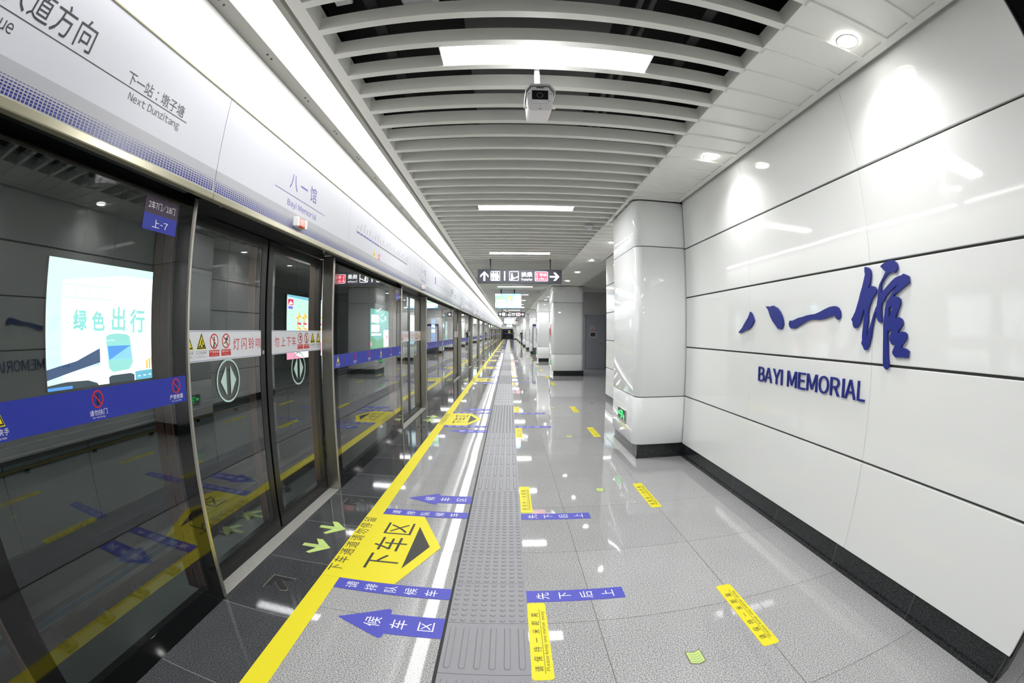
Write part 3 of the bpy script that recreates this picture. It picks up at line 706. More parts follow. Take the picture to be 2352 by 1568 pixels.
# ================================================================ floor markings
def fl(yc): return lambda u, v, w: (u, yc+v, w)
R90 = math.pi/2
def floor_marks():
    b = MB(); b.box(-1.124, -1.0045, YB, YE, 0, .0012, 'yellow_floor')
    tag(b.build('yellow_safety_line'), 'long yellow safety line taped along the platform floor', 'floor tape')
    def mk(name, fn):
        b = MB(fl(0)); fn(b); o = b.build(name); return o
    z0, z1 = .0002, .0016
    def pent(b):
        b.prism([(-1.124, -.53), (-1.0, -.53), (-.66, -.533), (-.457, 0), (-.66, .533), (-1.124, .53)], .00125, .0024, 'yellow_floor')
        b.poly([(-.66, -.335), (-.533, 0), (-.66, .331)], .0026, 'black_floor')
        b.chars('下车区', [(-.80, -.262), (-.80, .003), (-.80, .268)], .21, 'black_floor', .0026, R90)
        b.chars('下车通道请勿停留', [(-1.068, -.415+.116*i) for i in range(8)], .088, 'black_floor', .0026, R90)
    def q_near(b):
        b.prism([(-1.003, -.648), (-.32, -.658), (-.32, -.54), (-1.003, -.53)], z0, .0024, 'blue_floor')
        b.chars('请排队候车', [(-.90+.118*i, -.592-.002*i) for i in range(5)], .068, 'white_floor', .0029, R90)
    def q_far(b):
        b.prism([(-1.003, .533), (-.32, .533), (-.32, .65), (-1.003, .66)], z0, .0024, 'blue_floor')
        b.chars('请排队候车', [(-.90+.118*i, .594) for i in range(5)], .068, 'white_floor', .0029, R90)
    def w_arrow(yo, b):
        b.prism([(-.877, yo), (-.64, yo-.128), (-.622, yo-.134), (-.608, yo-.125), (-.606, yo-.093), (-.32, yo-.091), (-.32, yo+.088), (-.607, yo+.088), (-.609, yo+.126), (-.622, yo+.135), (-.64, yo+.13)], z0, .0018, 'blue_floor')
        b.chars('候车区', [(-.682, yo), (-.545, yo), (-.405, yo)], .082, 'white_floor', .0024, R90)
    def r_strip(yo, b):
        b.prism([(.099, yo-.06), (.646, yo-.067), (.646, yo+.053), (.099, yo+.06)], z0, z1, 'blue_floor')
        b.chars('先下后上', [(.19+.122*i, yo-.002*i) for i in range(4)], .068, 'white_floor', .0022, R90)
    def keep(xo, yo, b):
        b.prism(rr_pts(xo-.048, xo+.048, yo-.325, yo+.325, .018), z0, z1, 'yellow_floor')
        b.chars('请保持一米距离', [(xo-.012, yo-.245+.075*i) for i in range(7)], .036, 'black_floor', .0022, R90)
        b.rect(xo+.0115, xo+.0135, yo-.28, yo+.26, .0022, 'black_floor'); b.text('Please keep one meter away', xo+.028, yo-.01, .022, 'black_floor', .0022, width=.50, rot=R90)
    def chev(xo, yo, b):
        b.prism([(xo-.04, yo+.05), (xo, yo+.035), (xo+.04, yo+.05), (xo+.04, yo-.05), (xo, yo-.065), (xo-.04, yo-.05)], z0, z1, 'grey_line')
        b.poly([(xo-.034, yo+.041), (xo, yo+.028), (xo+.034, yo+.041), (xo+.034, yo-.045), (xo, yo-.058), (xo-.034, yo-.045)], .0019, 'lime_floor')
        for i in range(4):
            v = yo-.037+i*.018; b.poly([(xo-.028, v+.008), (xo, v-.004), (xo+.028, v+.008), (xo+.028, v), (xo, v-.012), (xo-.028, v)], .0022, 'lime_grey')
    def g_arrow(yo, b):
        b.prism([(-1.202, yo), (-1.305, yo+.115), (-1.352, yo+.112), (-1.300, yo+.025), (-1.412, yo+.021), (-1.412, yo-.021), (-1.300, yo-.025), (-1.346, yo-.108), (-1.318, yo-.118)], z0, z1, 'lime_floor')
        for i in range(14): b.line(-1.40+i*.013, yo-.018, -1.39+i*.013, yo+.018, .003, .0020, 'lime_grey')
    def d_arrow(yo, sg, b):
        T = lambda p: (p[0], yo+sg*p[1])
        P = [(-1.412, -.08), (-1.412, .085), (-1.375, .05), (-1.375, -.005), (-1.29, .083), (-1.25, .07), (-1.25, .05), (-1.34, -.043), (-1.285, -.043), (-1.25, -.08)]
        P = [T(p) for p in P]
        b.prism(P if sg > 0 else P[::-1], z0, z1, 'grey_line'); cx = sum(p[0] for p in P)/10; cy = sum(p[1] for p in P)/10
        b.poly([(p[0]*.93+cx*.07, p[1]*.93+cy*.07) for p in P], .002, 'rubber')
    items = [
        ('alighting_zone_marking', pent, 'yellow alighting zone floor marking with black arrow and writing at the {d}', 'alighting zone markings'),
        ('queue_strip', q_near, 'blue queue strip between yellow line and tactile paving, near side of the {d}', 'blue queue strips'),
        ('queue_strip', q_far, 'blue queue strip between yellow line and tactile paving, far side of the {d}', 'blue queue strips'),
        ('waiting_arrow', lambda b: w_arrow(-.935, b), 'blue waiting zone arrow on the floor, near side of the {d}', 'blue waiting arrows'),
        ('waiting_arrow', lambda b: w_arrow(.945, b), 'blue waiting zone arrow on the floor, far side of the {d}', 'blue waiting arrows'),
        ('boarding_strip', lambda b: r_strip(-.603, b), 'blue strip on the wall side of the tactile paving, near side of the {d}', 'blue boarding strips'),
        ('boarding_strip', lambda b: r_strip(.583, b), 'blue strip on the wall side of the tactile paving, far side of the {d}', 'blue boarding strips'),
        ('distance_sticker', lambda b: keep(.147, -1.0, b), 'yellow keep distance sticker against the tactile paving, near side of the {d}', 'yellow distance stickers'),
        ('distance_sticker', lambda b: keep(.147, .99, b), 'yellow keep distance sticker against the tactile paving, far side of the {d}', 'yellow distance stickers'),
        ('distance_sticker', lambda b: keep(1.237, -1.02, b), 'yellow keep distance sticker on the wall side, near side of the {d}', 'yellow distance stickers'),
        ('distance_sticker', lambda b: keep(1.237, .98, b), 'yellow keep distance sticker on the wall side, far side of the {d}', 'yellow distance stickers'),
        ('exit_chevron', lambda b: chev(.842, -1.285, b), 'small lime chevron plate in the floor, near side of the {d}', 'lime chevron plates'),
        ('exit_chevron', lambda b: chev(.845, 1.185, b), 'small lime chevron plate in the floor, far side of the {d}', 'lime chevron plates'),
        ('glow_arrow', lambda b: g_arrow(-.16, b), 'pale lime arrow on dark stone, near one of the pair at the {d}', 'lime arrows'),
        ('glow_arrow', lambda b: g_arrow(.17, b), 'pale lime arrow on dark stone, far one of the pair at the {d}', 'lime arrows'),
        ('dark_arrow', lambda b: d_arrow(-.715, -1, b), 'dark slanting arrow on dark stone, near side of the {d}', 'dark arrows'),
        ('dark_arrow', lambda b: d_arrow(.725, 1, b), 'dark slanting arrow on dark stone, far side of the {d}', 'dark arrows'),
    ]
    for name, fn, lb, gr in items:
        o = mk(name, fn)
        for k, yc in enumerate(DC):
            c = o if k == 0 else o.copy()
            if k: COL.objects.link(c)
            c.location = (0, yc-.01, 0)
            tag(c, lb.format(d=ORD[k]+' door'), 'floor marking', gr)
floor_marks()
def tactile():
    b = MB(); p = .4131; zones = [(yc-1.25, yc+1.24) for yc in DC]; zones[0] = (1.912, 3.98)
    k = -8
    while True:
        y = 1.914+k*p; k += 1
        if y > 40: break
        far = y > 16
        dots = any(a-.02 <= y+.1 < c-.05 for a, c in zones)
        b.box(-.304, .094, y+.0015, y+p-.0015, 0.0, .003, 'tactile')
        if dots and y < 24:
            n = 10 if y < 4 else 6
            for i in range(8):
                for j in range(8):
                    cx, cy = -.279+i*.0497, y+.027+j*.0513
                    vs = [(cx+r*math.cos(2*math.pi*q/n), cy+r*math.sin(2*math.pi*q/n), z) for r, z in ((.0155, .003), (.011, .0075)) for q in range(n)]
                    b.add(vs, [(q, (q+1) % n, n+(q+1) % n, n+q) for q in range(n)]+[tuple(range(n, 2*n))], 'tactile')
        elif not dots:
            for i in range(6):
                cx = -.271+i*.0664; y0, y1 = y+.035, y+p-.035
                if y < 8:
                    o = rr_pts(cx-.016, cx+.016, y0, y1, .0155, 3); q = rr_pts(cx-.011, cx+.011, y0+.005, y1-.005, .0105, 3); n = len(o)
                    b.add([(u, v, .003) for u, v in o]+[(u, v, .0075) for u, v in q], [(i2, (i2+1) % n, n+(i2+1) % n, n+i2) for i2 in range(n)]+[tuple(range(n, 2*n))], 'tactile')
                else: b.box(cx-.014, cx+.014, y0, y1, .003, .0075, 'tactile')
    tag(b.build('tactile_paving'), 'grey tactile paving strip of studs and bars along the platform', 'tactile paving')
tactile()
# ================================================================ columns
def columns():
    zs = [0.165, 0.722, 2.435, 2.985]
    for k, (y0, y1) in enumerate(CY):
        x0 = 1.42 if k < 2 else 1.395
        x1 = 2.10 if k == 0 else (2.50 if k == 1 else 2.52)
        t = empty('column', (x0, y0, 0)); w, d = x1-x0, y1-y0; r = .11
        for j in range(3):
            b = MB(); pts = rr_pts(0, w, 0, d, r, 8)
            za, zb = zs[j]+.005, zs[j+1]-.005; c = .004
            ins = rr_pts(c, w-c, c, d-c, r-c, 8); n = len(pts)
            rings = [(ins, za), (pts, za+c), (pts, zb-c), (ins, zb)]
            vs = [(u, v, z) for q, z in rings for u, v in q]
            b.add(vs, [(m*n+i, m*n+(i+1) % n, (m+1)*n+(i+1) % n, (m+1)*n+i) for m in range(3) for i in range(n)], 'column_white', True)
            b.add(vs, [tuple(range(n-1, -1, -1)), tuple(range(3*n, 4*n))], 'column_white')
            b.build('cladding', t)
        b = MB(); b.prism(rr_pts(.02, w-.02, .02, d-.02, r-.02, 6), .165, 2.982, 'joint_dark'); b.build('core', t)
        b = MB(); b.box(.055, w-.0, .03, d-.03, 0, .168, 'granite_black'); b.box(.045, w, .02, d-.02, 0, .022, 'granite_black'); b.build('plinth', t)
        names = ['white enamelled column with rounded corner against the lettered wall', 'white column beside the grey service door, with red plate on its side', 'white column just before the black information board', 'white column behind the black information board']
        lb = names[k] if k < 4 else 'far white column, %s from the camera' % ORD[k]
        tag(t, lb, 'column', 'white platform columns')
    # evacuation signs low on the platform side of the columns
    proto = None
    for k in range(4):
        yc = (5.52, 15.65, 22.95, 31.1)[k]; x = (1.42, 1.42, 1.395, 1.395)[k]
        if proto is None:
            t = proto = empty('exit_sign')
            fn = lambda u, v, w: (-w, -u, v)
            b = MB(fn); b.bbox(-.2, .2, -.085, .085, 0, .012, 'steel', .004); b.build('frame', t)
            b = MB(fn); b.rect(-.175, .175, -.05, .07, .0125, 'black')
            g = 'glow_green'; w = .0135
            for a in ((-.06, .05, .06, .05), (-.06, .05, -.06, -.01), (.06, .05, .06, -.01)): b.line(a[0], a[1], a[2], a[3], .016, w, g)
            b.disc(.012, .030, .012, w, g, 10); b.line(.008, .02, -.012, -.012, .024, w, g); b.line(-.012, -.01, .018, -.028, .014, w, g); b.line(.018, -.028, .008, -.048, .013, w, g)
            b.line(-.012, -.01, -.03, -.045, .014, w, g); b.line(.0, .016, -.03, .0, .012, w, g); b.line(.004, .014, .036, .002, .012, w, g)
            b.line(.05, -.012, .14, -.012, .018, w, g); b.line(.14, -.012, .105, .02, .018, w, g); b.line(.14, -.012, .105, -.044, .018, w, g)
            b.rect(-.16, -.09, -.01, .03, w, g); b.build('lit_pictogram', t)
            b = MB(fn); b.disc(.15, -.067, .006, .0128, 'led_green', 10); b.build('status_light', t)
            o = t
        else: o = copy_tree(proto)
        o.location = (x, yc, .428)
        tag(o, 'green lit exit sign low on the side of the %s column' % ORD[k], 'exit sign', 'exit signs on the columns')
    b = MB(); b.bbox(1.408, 1.42, 15.45, 15.62, 1.35, 1.72, 'red', .003); b.box(1.4065, 1.408, 15.47, 15.60, 1.60, 1.70, 'white')
    tag(b.build('fire_notice_plate'), 'red and white notice plate on the side of the second column', 'notice')
    for i, (x, y) in enumerate(((1.15, 6.42), (1.125, 17.54), (1.12, 28.7))):
        t = empty('smoke_detector', (x, y, 2.955))
        b = MB(); b.lathe(0, 0, [(.001, -.012), (.028, -.012), (.036, 0), (.052, .006), (.055, .022), (.06, .024), (.06, .04), (.001, .04)], 'cctv_white', 24); b.build('housing', t)
        b = MB(); b.lathe(0, 0, [(.0372, .0), (.05, .0055)], 'joint_dark', 24); b.build('sensor_slots', t)
        b = MB(); b.cyl((0, 0, .04), (0, 0, .2), .01, 'cctv_white'); b.build('stem', t)
        tag(t, 'white smoke detector under the baffles, %s from the camera' % ORD[i], 'smoke detector', 'smoke detectors')
    for i, (y, x) in enumerate(((15.07, 1.66), (15.07, 2.33))):
        b = MB(); b.bbox(x-.055, x+.055, y-.05, y+.02, 2.87, 2.94, 'cctv_white', .006); b.cyl((x, y-.02, 2.94), (x, y-.02, 3.0), .02, 'cctv_white')
        tag(b.build('small_camera'), 'small white camera at the top of the second column, on the %s side' % ('train' if i == 0 else 'service door'), 'camera')
columns()

# ================================================================ hanging signs and screens
def sign_face(b, w):
    """pictograms and writing of the direction sign; panel -0.9..0.9 by 0..0.30"""
    g = 'glow_white'; s = 1.8/2.16
    X = lambda px: (px-1160)/2160*1.8
    b.line(X(253), .055, X(253), .235, .040, w, g); b.poly([(X(253), .255), (X(148), .168), (X(148), .125), (X(253), .213), (X(358), .125), (X(358), .168)], w, g)
    for a in (415, 890): b.rrect(X(a), X(a+240), .055, .258, .02, w, g, .011)
    for cx, skirt in ((482, 0), (582, 1)):
        u = X(cx); b.disc(u, .225, .012, w, g, 12); b.rect(u-.034, u+.034, .14, .207, w, g) if not skirt else b.poly([(u-.02, .207), (u+.02, .207), (u+.04, .115), (u-.04, .115)], w, g)
        b.rect(u-.022, u-.003, .07, .15, w, g); b.rect(u+.003, u+.022, .07, .15, w, g)
    b.rect(X(530), X(541), .07, .24, w, g); b.rect(X(760), X(784), .058, .255, w, g)
    b.disc(X(957), .205, .013, w, g, 12); b.rect(X(938), X(974), .10, .19, w, g); b.poly([(X(974), .17), (X(995), .135), (X(990), .12), (X(970), .15)], w, g)
    for i in range(6): b.rect(X(915)+i*.03, X(915)+i*.03+.032, .07+i*.0125, .088+i*.0125, w, g)
    b.text('换乘', X(1338), .19, .105, g, w, width=X(1478)-X(1198)); b.text('Transfer', X(1338), .083, .05, g, w, width=X(1485)-X(1190))
    b.rrect(X(1545), X(1882), .048, .252, .022, w, g); b.rrect(X(1555), X(1872), .056, .244, .016, w+.0006, 'glow_red')
    b.text('1', X(1602), .15, .125, g, w+.0012, width=.05); b.text('号线', X(1755), .185, .062, g, w+.0012, width=X(1845)-X(1660)); b.text('Line 1', X(1755), .103, .042, g, w+.0012, width=X(1845)-X(1660))
    b.line(X(1930), .148, X(2140), .148, .034, w, g); b.poly([(X(2175), .148), (X(2080), .062), (X(2022), .062), (X(2112), .148), (X(2022), .235), (X(2080), .235)], w, g)
def hanging():
    fn = lambda u, v, w: (u, -w, v)
    t = empty('direction_sign'); b = MB(); b.bbox(-.9, .9, 0, .09, 0, .30, 'sign_grey', .006); b.build('box', t)
    b = MB(fn); sign_face(b, .0012); b.build('lit_pictograms', t)
    for x in (-.63, .655):
        b = MB(); b.bbox(x-.016, x+.016, .03, .062, .30, 1.14, 'sign_grey', .003); b.build('rod', t)
    spots = ((.225, 9.7, 2.49, 'large dark lit direction sign with transfer and toilet symbols, first from the camera'), (.155, 30.8, 2.49, 'dark lit direction sign behind the dome camera, second from the camera'),
             (.17, 54.0, 2.48, 'far dark direction sign partly hidden behind the second screen'), (.41, 64.9, 2.47, 'last small dark direction sign above the third screen'))
    for i, (x, y, z, lb) in enumerate(spots):
        o = t if i == 0 else copy_tree(t); o.location = (x, y, z); tag(o, lb, 'sign', 'hanging direction signs')
    t = empty('information_screen'); b = MB(); b.bbox(-.485, .485, 0, .07, 0, .56, 'tv_frame', .006); b.build('casing', t)
    s = MB(fn); w = .0012; s.rect(-.472, .472, .018, .545, w, 'tv_white'); w2 = .0018; s.rect(-.29, .472, .475, .545, w2, 'tv_blue'); s.rect(-.472, .175, .215, .475, w2, 'tv_green')
    s.rect(-.472, .472, .018, .085, w2, 'tv_blue'); w3 = .0026
    for i in range(3): s.rect(-.36+i*.33, -.08+i*.33, .03, .068, w3, 'tv_white')
    s.rect(-.20, .0, .50, .522, w3, 'tv_white'); s.rect(.03, .12, .50, .522, w3, 'tv_white'); s.rect(.26, .38, .50, .522, w3, 'tv_white')
    s.rect(-.43, -.06, .262, .318, w3, 'tv_white'); s.rect(-.43, -.20, .344, .366, w3, 'tv_lime'); s.disc(.06, .385, .075, w3, 'tv_lime', 20); s.poly([(-.01, .41), (.05, .39), (.08, .25), (.0, .22), (.01, .33)], w3, 'tv_white')
    s.disc(-.11, .435, .02, w3, 'tv_white', 10)
    for v in (.44, .385, .29, .235): s.rect(.2, .45, v, v+.004, w3, 'tv_blue')
    s.build('picture', t)
    for x in (-.255, .225):
        b = MB(); b.bbox(x-.022, x+.022, .02, .06, .56, 1.33, 'rubber', .003); b.build('rod', t)
    for i, (x, y, z, lb) in enumerate(((-.035, 16.6, 2.30, 'blue framed information screen hanging behind the first direction sign'), (-.012, 46.0, 2.27, 'second information screen hanging far down the platform'), (.02, 78.0, 2.27, 'last information screen, a white glow below the last direction sign'))):
        o = t if i == 0 else copy_tree(t); o.location = (x, y, z); tag(o, lb, 'screen', 'hanging information screens')
    # dome camera
    t = empty('dome_camera', (-.09, 25.0, 2.44)); tag(t, 'white dome camera hanging in front of the second direction sign', 'security camera')
    b = MB(); b.lathe(0, 0, [(.10, .09), (.105, .13), (.08, .19), (.03, .24), (.02, .27)], 'cctv_white', 24); b.build('housing', t)
    b = MB(); b.lathe(0, 0, [(.001, 0), (.045, .012), (.075, .045), (.08, .09), (.001, .09)], 'black_gloss', 24); b.build('dome', t)
    b = MB(); b.cyl((0, 0, .27), (0, 0, .62), .018, 'cctv_white'); b.build('pole', t)
    # box camera near the viewer, looking along the platform
    t = empty('security_camera', (.157, 2.175, 2.612)); tag(t, 'white box security camera hanging below the first ceiling light panel', 'security camera')
    tl = math.radians(12.5); ct, st = math.cos(tl), math.sin(tl)
    def tilt(u, v, w): v = v*.88; return (u, w*ct-v*st, v*ct+w*st)
    oct_ = [(-.052, 0), (.052, 0), (.062, .014), (.070, .10), (.070, .118), (.045, .158), (-.045, .158), (-.070, .118), (-.070, .10), (-.062, .014)]
    b = MB(tilt); b.prism(oct_, 0, .27, 'cctv_white')
    b.rect(-.045, .045, .046, .047, -.0008, 'joint_dark')
    for u, v in ((-.058, .112), (.058, .112), (-.045, .062), (.045, .062)): b.disc(u, v, .0035, -.001, 'clip_steel', 10)
    b.disc(0, .012, .008, -.001, 'rubber', 12, .002); b.disc(.001, .031, .0018, -.001, 'rubber', 8)
    b.build('housing', t)
    b = MB(tilt); b.rect(-.043, .043, .072, .134, -.001, 'lens'); b.build('window', t)
    b = MB(tilt); b.ring(-.001, .101, .014, .018, -.0014, 'black', 20); b.build('lens_ring', t)
    b = MB(tilt); o1 = [(-.078, .10), (-.078, .125), (-.050, .168), (.050, .168), (.078, .125), (.078, .10)]; o2 = [(-.075, .10), (-.075, .123), (-.048, .164), (.048, .164), (.075, .123), (.075, .10)]
    for i in range(5): b.prism([o1[i], o1[i+1], o2[i+1], o2[i]], -.035, .26, 'cctv_white')
    b.build('sun_shield', t)
    b = MB(tilt); b.box(-.028, .028, .140, .156, -.006, 0, 'cctv_white'); b.box(-.02, .02, .146, .153, -.007, -.006, 'rubber'); b.build('latch', t)
    for sx in (-1, 1):
        b = MB(tilt); b.box(sx*.068-.005, sx*.068+.005, .035, .06, .05, .08, 'steel'); b.cyl((sx*.068, .035, .06), (sx*.078, .03, .05), .003, 'steel', n=8)
        for q in range(10):
            a0, a1 = q/10*2*math.pi, (q+1)/10*2*math.pi; b.cyl((sx*.078+.006*math.cos(a0), .030+.006*math.sin(a0), .05), (sx*.078+.006*math.cos(a1), .030+.006*math.sin(a1), .05), .0012, 'steel', n=6)
        b.build('side_clip', t)
    b = MB(); b.cyl((0, .20, .20), (0, .20, .52), .0165, 'cctv_white', n=18); b.build('pole', t)
    b = MB(); b.cyl((0, .20, .185), (0, .20, .21), .03, 'cctv_white', n=18); b.build('mount', t)
hanging()

# ================================================================ lettering on the right wall
GLYPH={
'A':[(3.421,1.635),(3.397,1.620),(3.373,1.592),(3.354,1.559),(3.378,1.531),(3.414,1.504),(3.455,1.489),(3.514,1.479),(3.583,1.463),(3.614,1.456),(3.635,1.461),(3.566,1.501),(3.514,1.545),(3.463,1.583),(3.434,1.613)],
'B':[(3.156,1.668),(3.113,1.666),(3.088,1.661),(3.063,1.667),(3.041,1.668),(2.987,1.648),(2.947,1.619),(2.921,1.587),(2.905,1.556),(2.899,1.521),(2.909,1.508),(2.925,1.488),(2.972,1.491),(3.010,1.519),(3.051,1.548),(3.083,1.582),(3.093,1.593),(3.114,1.632),(3.135,1.653)],
'C':[(2.806,1.550),(2.778,1.546),(2.731,1.557),(2.689,1.567),(2.636,1.572),(2.584,1.581),(2.533,1.585),(2.489,1.587),(2.435,1.598),(2.376,1.614),(2.325,1.626),(2.284,1.630),(2.255,1.629),(2.230,1.618),(2.212,1.596),(2.208,1.565),(2.225,1.547),(2.237,1.545),(2.249,1.553),(2.269,1.571),(2.291,1.571),(2.326,1.565),(2.378,1.554),(2.441,1.548),(2.495,1.550),(2.534,1.551),(2.579,1.546),(2.637,1.528),(2.696,1.508),(2.744,1.492),(2.787,1.492),(2.812,1.507),(2.819,1.527)],
'L':[(1.950,1.839),(1.936,1.839),(1.919,1.834),(1.902,1.821),(1.895,1.798),(1.901,1.768),(1.914,1.738),(1.930,1.715),(1.937,1.709),(1.919,1.720),(1.904,1.727),(1.890,1.727),(1.868,1.721),(1.856,1.708),(1.856,1.695),(1.865,1.681),(1.891,1.660),(1.902,1.648),(1.910,1.633),(1.925,1.612),(1.934,1.592),(1.937,1.571),(1.937,1.552),(1.938,1.525),(1.946,1.499),(1.950,1.475),(1.951,1.444),(1.947,1.450),(1.935,1.472),(1.917,1.506),(1.899,1.542),(1.884,1.572),(1.870,1.597),(1.857,1.613),(1.844,1.626),(1.854,1.603),(1.870,1.575),(1.883,1.546),(1.894,1.516),(1.903,1.482),(1.910,1.443),(1.920,1.412),(1.933,1.386),(1.951,1.368),(1.969,1.368),(1.984,1.389),(1.988,1.395),(1.997,1.402),(1.996,1.413),(1.990,1.424),(1.992,1.446),(1.987,1.479),(1.978,1.530),(1.972,1.575),(1.971,1.587),(1.965,1.604),(1.973,1.600),(1.984,1.583),(1.996,1.557),(1.998,1.551),(2.007,1.533),(2.022,1.513),(2.041,1.497),(2.060,1.491),(2.071,1.496),(2.081,1.511),(2.084,1.530),(2.096,1.544),(2.080,1.559),(2.066,1.577),(2.058,1.585),(2.042,1.614),(2.018,1.658),(2.001,1.695),(1.979,1.734),(1.962,1.769),(1.949,1.797),(1.952,1.815)],
'R1':[(1.807,1.828),(1.779,1.842),(1.750,1.847),(1.729,1.853),(1.709,1.853),(1.690,1.847),(1.672,1.836),(1.664,1.824),(1.662,1.807),(1.669,1.796),(1.681,1.787),(1.686,1.782),(1.701,1.786),(1.720,1.788),(1.744,1.783),(1.765,1.771),(1.789,1.752),(1.806,1.734),(1.812,1.726),(1.812,1.684),(1.792,1.695),(1.753,1.719),(1.719,1.740),(1.688,1.755),(1.661,1.761),(1.632,1.765),(1.617,1.771),(1.600,1.765),(1.578,1.755),(1.576,1.741),(1.575,1.723),(1.583,1.718),(1.606,1.709),(1.639,1.694),(1.668,1.681),(1.698,1.669),(1.720,1.653),(1.745,1.651),(1.724,1.672),(1.696,1.697),(1.668,1.722),(1.692,1.709),(1.740,1.684),(1.771,1.664),(1.792,1.638),(1.806,1.632),(1.816,1.614),(1.819,1.582),(1.818,1.561),(1.814,1.535),(1.817,1.524),(1.828,1.521),(1.840,1.526),(1.849,1.535),(1.854,1.546),(1.866,1.557),(1.865,1.572),(1.857,1.605),(1.851,1.630),(1.844,1.656),(1.839,1.694),(1.832,1.715),(1.822,1.733),(1.805,1.751),(1.782,1.775),(1.763,1.795),(1.779,1.805),(1.794,1.818)],
'R2':[(1.731,1.658),(1.705,1.659),(1.676,1.655),(1.661,1.646),(1.654,1.634),(1.654,1.622),(1.663,1.604),(1.680,1.578),(1.697,1.548),(1.668,1.548),(1.649,1.540),(1.639,1.528),(1.637,1.514),(1.644,1.504),(1.656,1.494),(1.672,1.478),(1.680,1.466),(1.666,1.471),(1.647,1.474),(1.622,1.472),(1.608,1.462),(1.606,1.447),(1.609,1.437),(1.621,1.423),(1.639,1.408),(1.652,1.392),(1.633,1.390),(1.607,1.385),(1.588,1.375),(1.591,1.356),(1.595,1.341),(1.602,1.340),(1.630,1.342),(1.662,1.343),(1.691,1.338),(1.704,1.345),(1.717,1.355),(1.721,1.366),(1.712,1.384),(1.697,1.401),(1.687,1.410),(1.719,1.403),(1.729,1.406),(1.743,1.424),(1.746,1.437),(1.743,1.455),(1.733,1.468),(1.724,1.486),(1.743,1.477),(1.760,1.478),(1.763,1.486),(1.766,1.453),(1.766,1.420),(1.762,1.393),(1.760,1.345),(1.751,1.306),(1.748,1.286),(1.768,1.269),(1.786,1.279),(1.796,1.302),(1.798,1.318),(1.800,1.402),(1.800,1.507),(1.796,1.532),(1.787,1.570),(1.784,1.596),(1.750,1.601),(1.751,1.548),(1.735,1.572),(1.723,1.592),(1.718,1.612),(1.750,1.601),(1.784,1.596),(1.773,1.623),(1.766,1.637),(1.745,1.651)],
}

def lettering():
    t = empty('calligraphy_lettering', (2.033, 1.9, 1.29)); tag(t, 'large blue brush script station name raised on the white wall', 'lettering')
    fn = lambda u, v, w: (-w, u-1.9, v-1.29)
    for nm in (('A',), ('B',), ('C',), ('L', 'R1', 'R2')):
        b = MB(fn)
        for i, k in enumerate(nm):
            p = GLYPH[k]; b.prism(p, .004, .0195+.0004*i, 'lettering_blue')
        b.build('character' if len(nm) > 1 else 'brush_stroke', t)
    t = empty('english_lettering', (2.033, 2.6, 1.07)); tag(t, 'blue raised capital letters below the brush script on the white wall', 'lettering')
    ex = [('B', 3.274, 3.172), ('A', 3.172, 3.054), ('Y', 3.044, 2.93), ('I', 2.925, 2.90), ('M', 2.836, 2.706), ('E', 2.69, 2.592), ('M', 2.58, 2.45), ('O', 2.437, 2.318), ('R', 2.306, 2.20), ('I', 2.178, 2.153), ('A', 2.15, 2.037), ('L', 2.026, 1.948)]
    fn = lambda u, v, w: (-w, -u-2.6, v-1.07)
    for ch, a, c in ex:
        b = MB(fn)
        b.text(ch, -(a+c)/2, 1.1295, .116, 'lettering_blue', .004, width=a-c-.008, thick=.011); b.build('letter', t)
lettering()
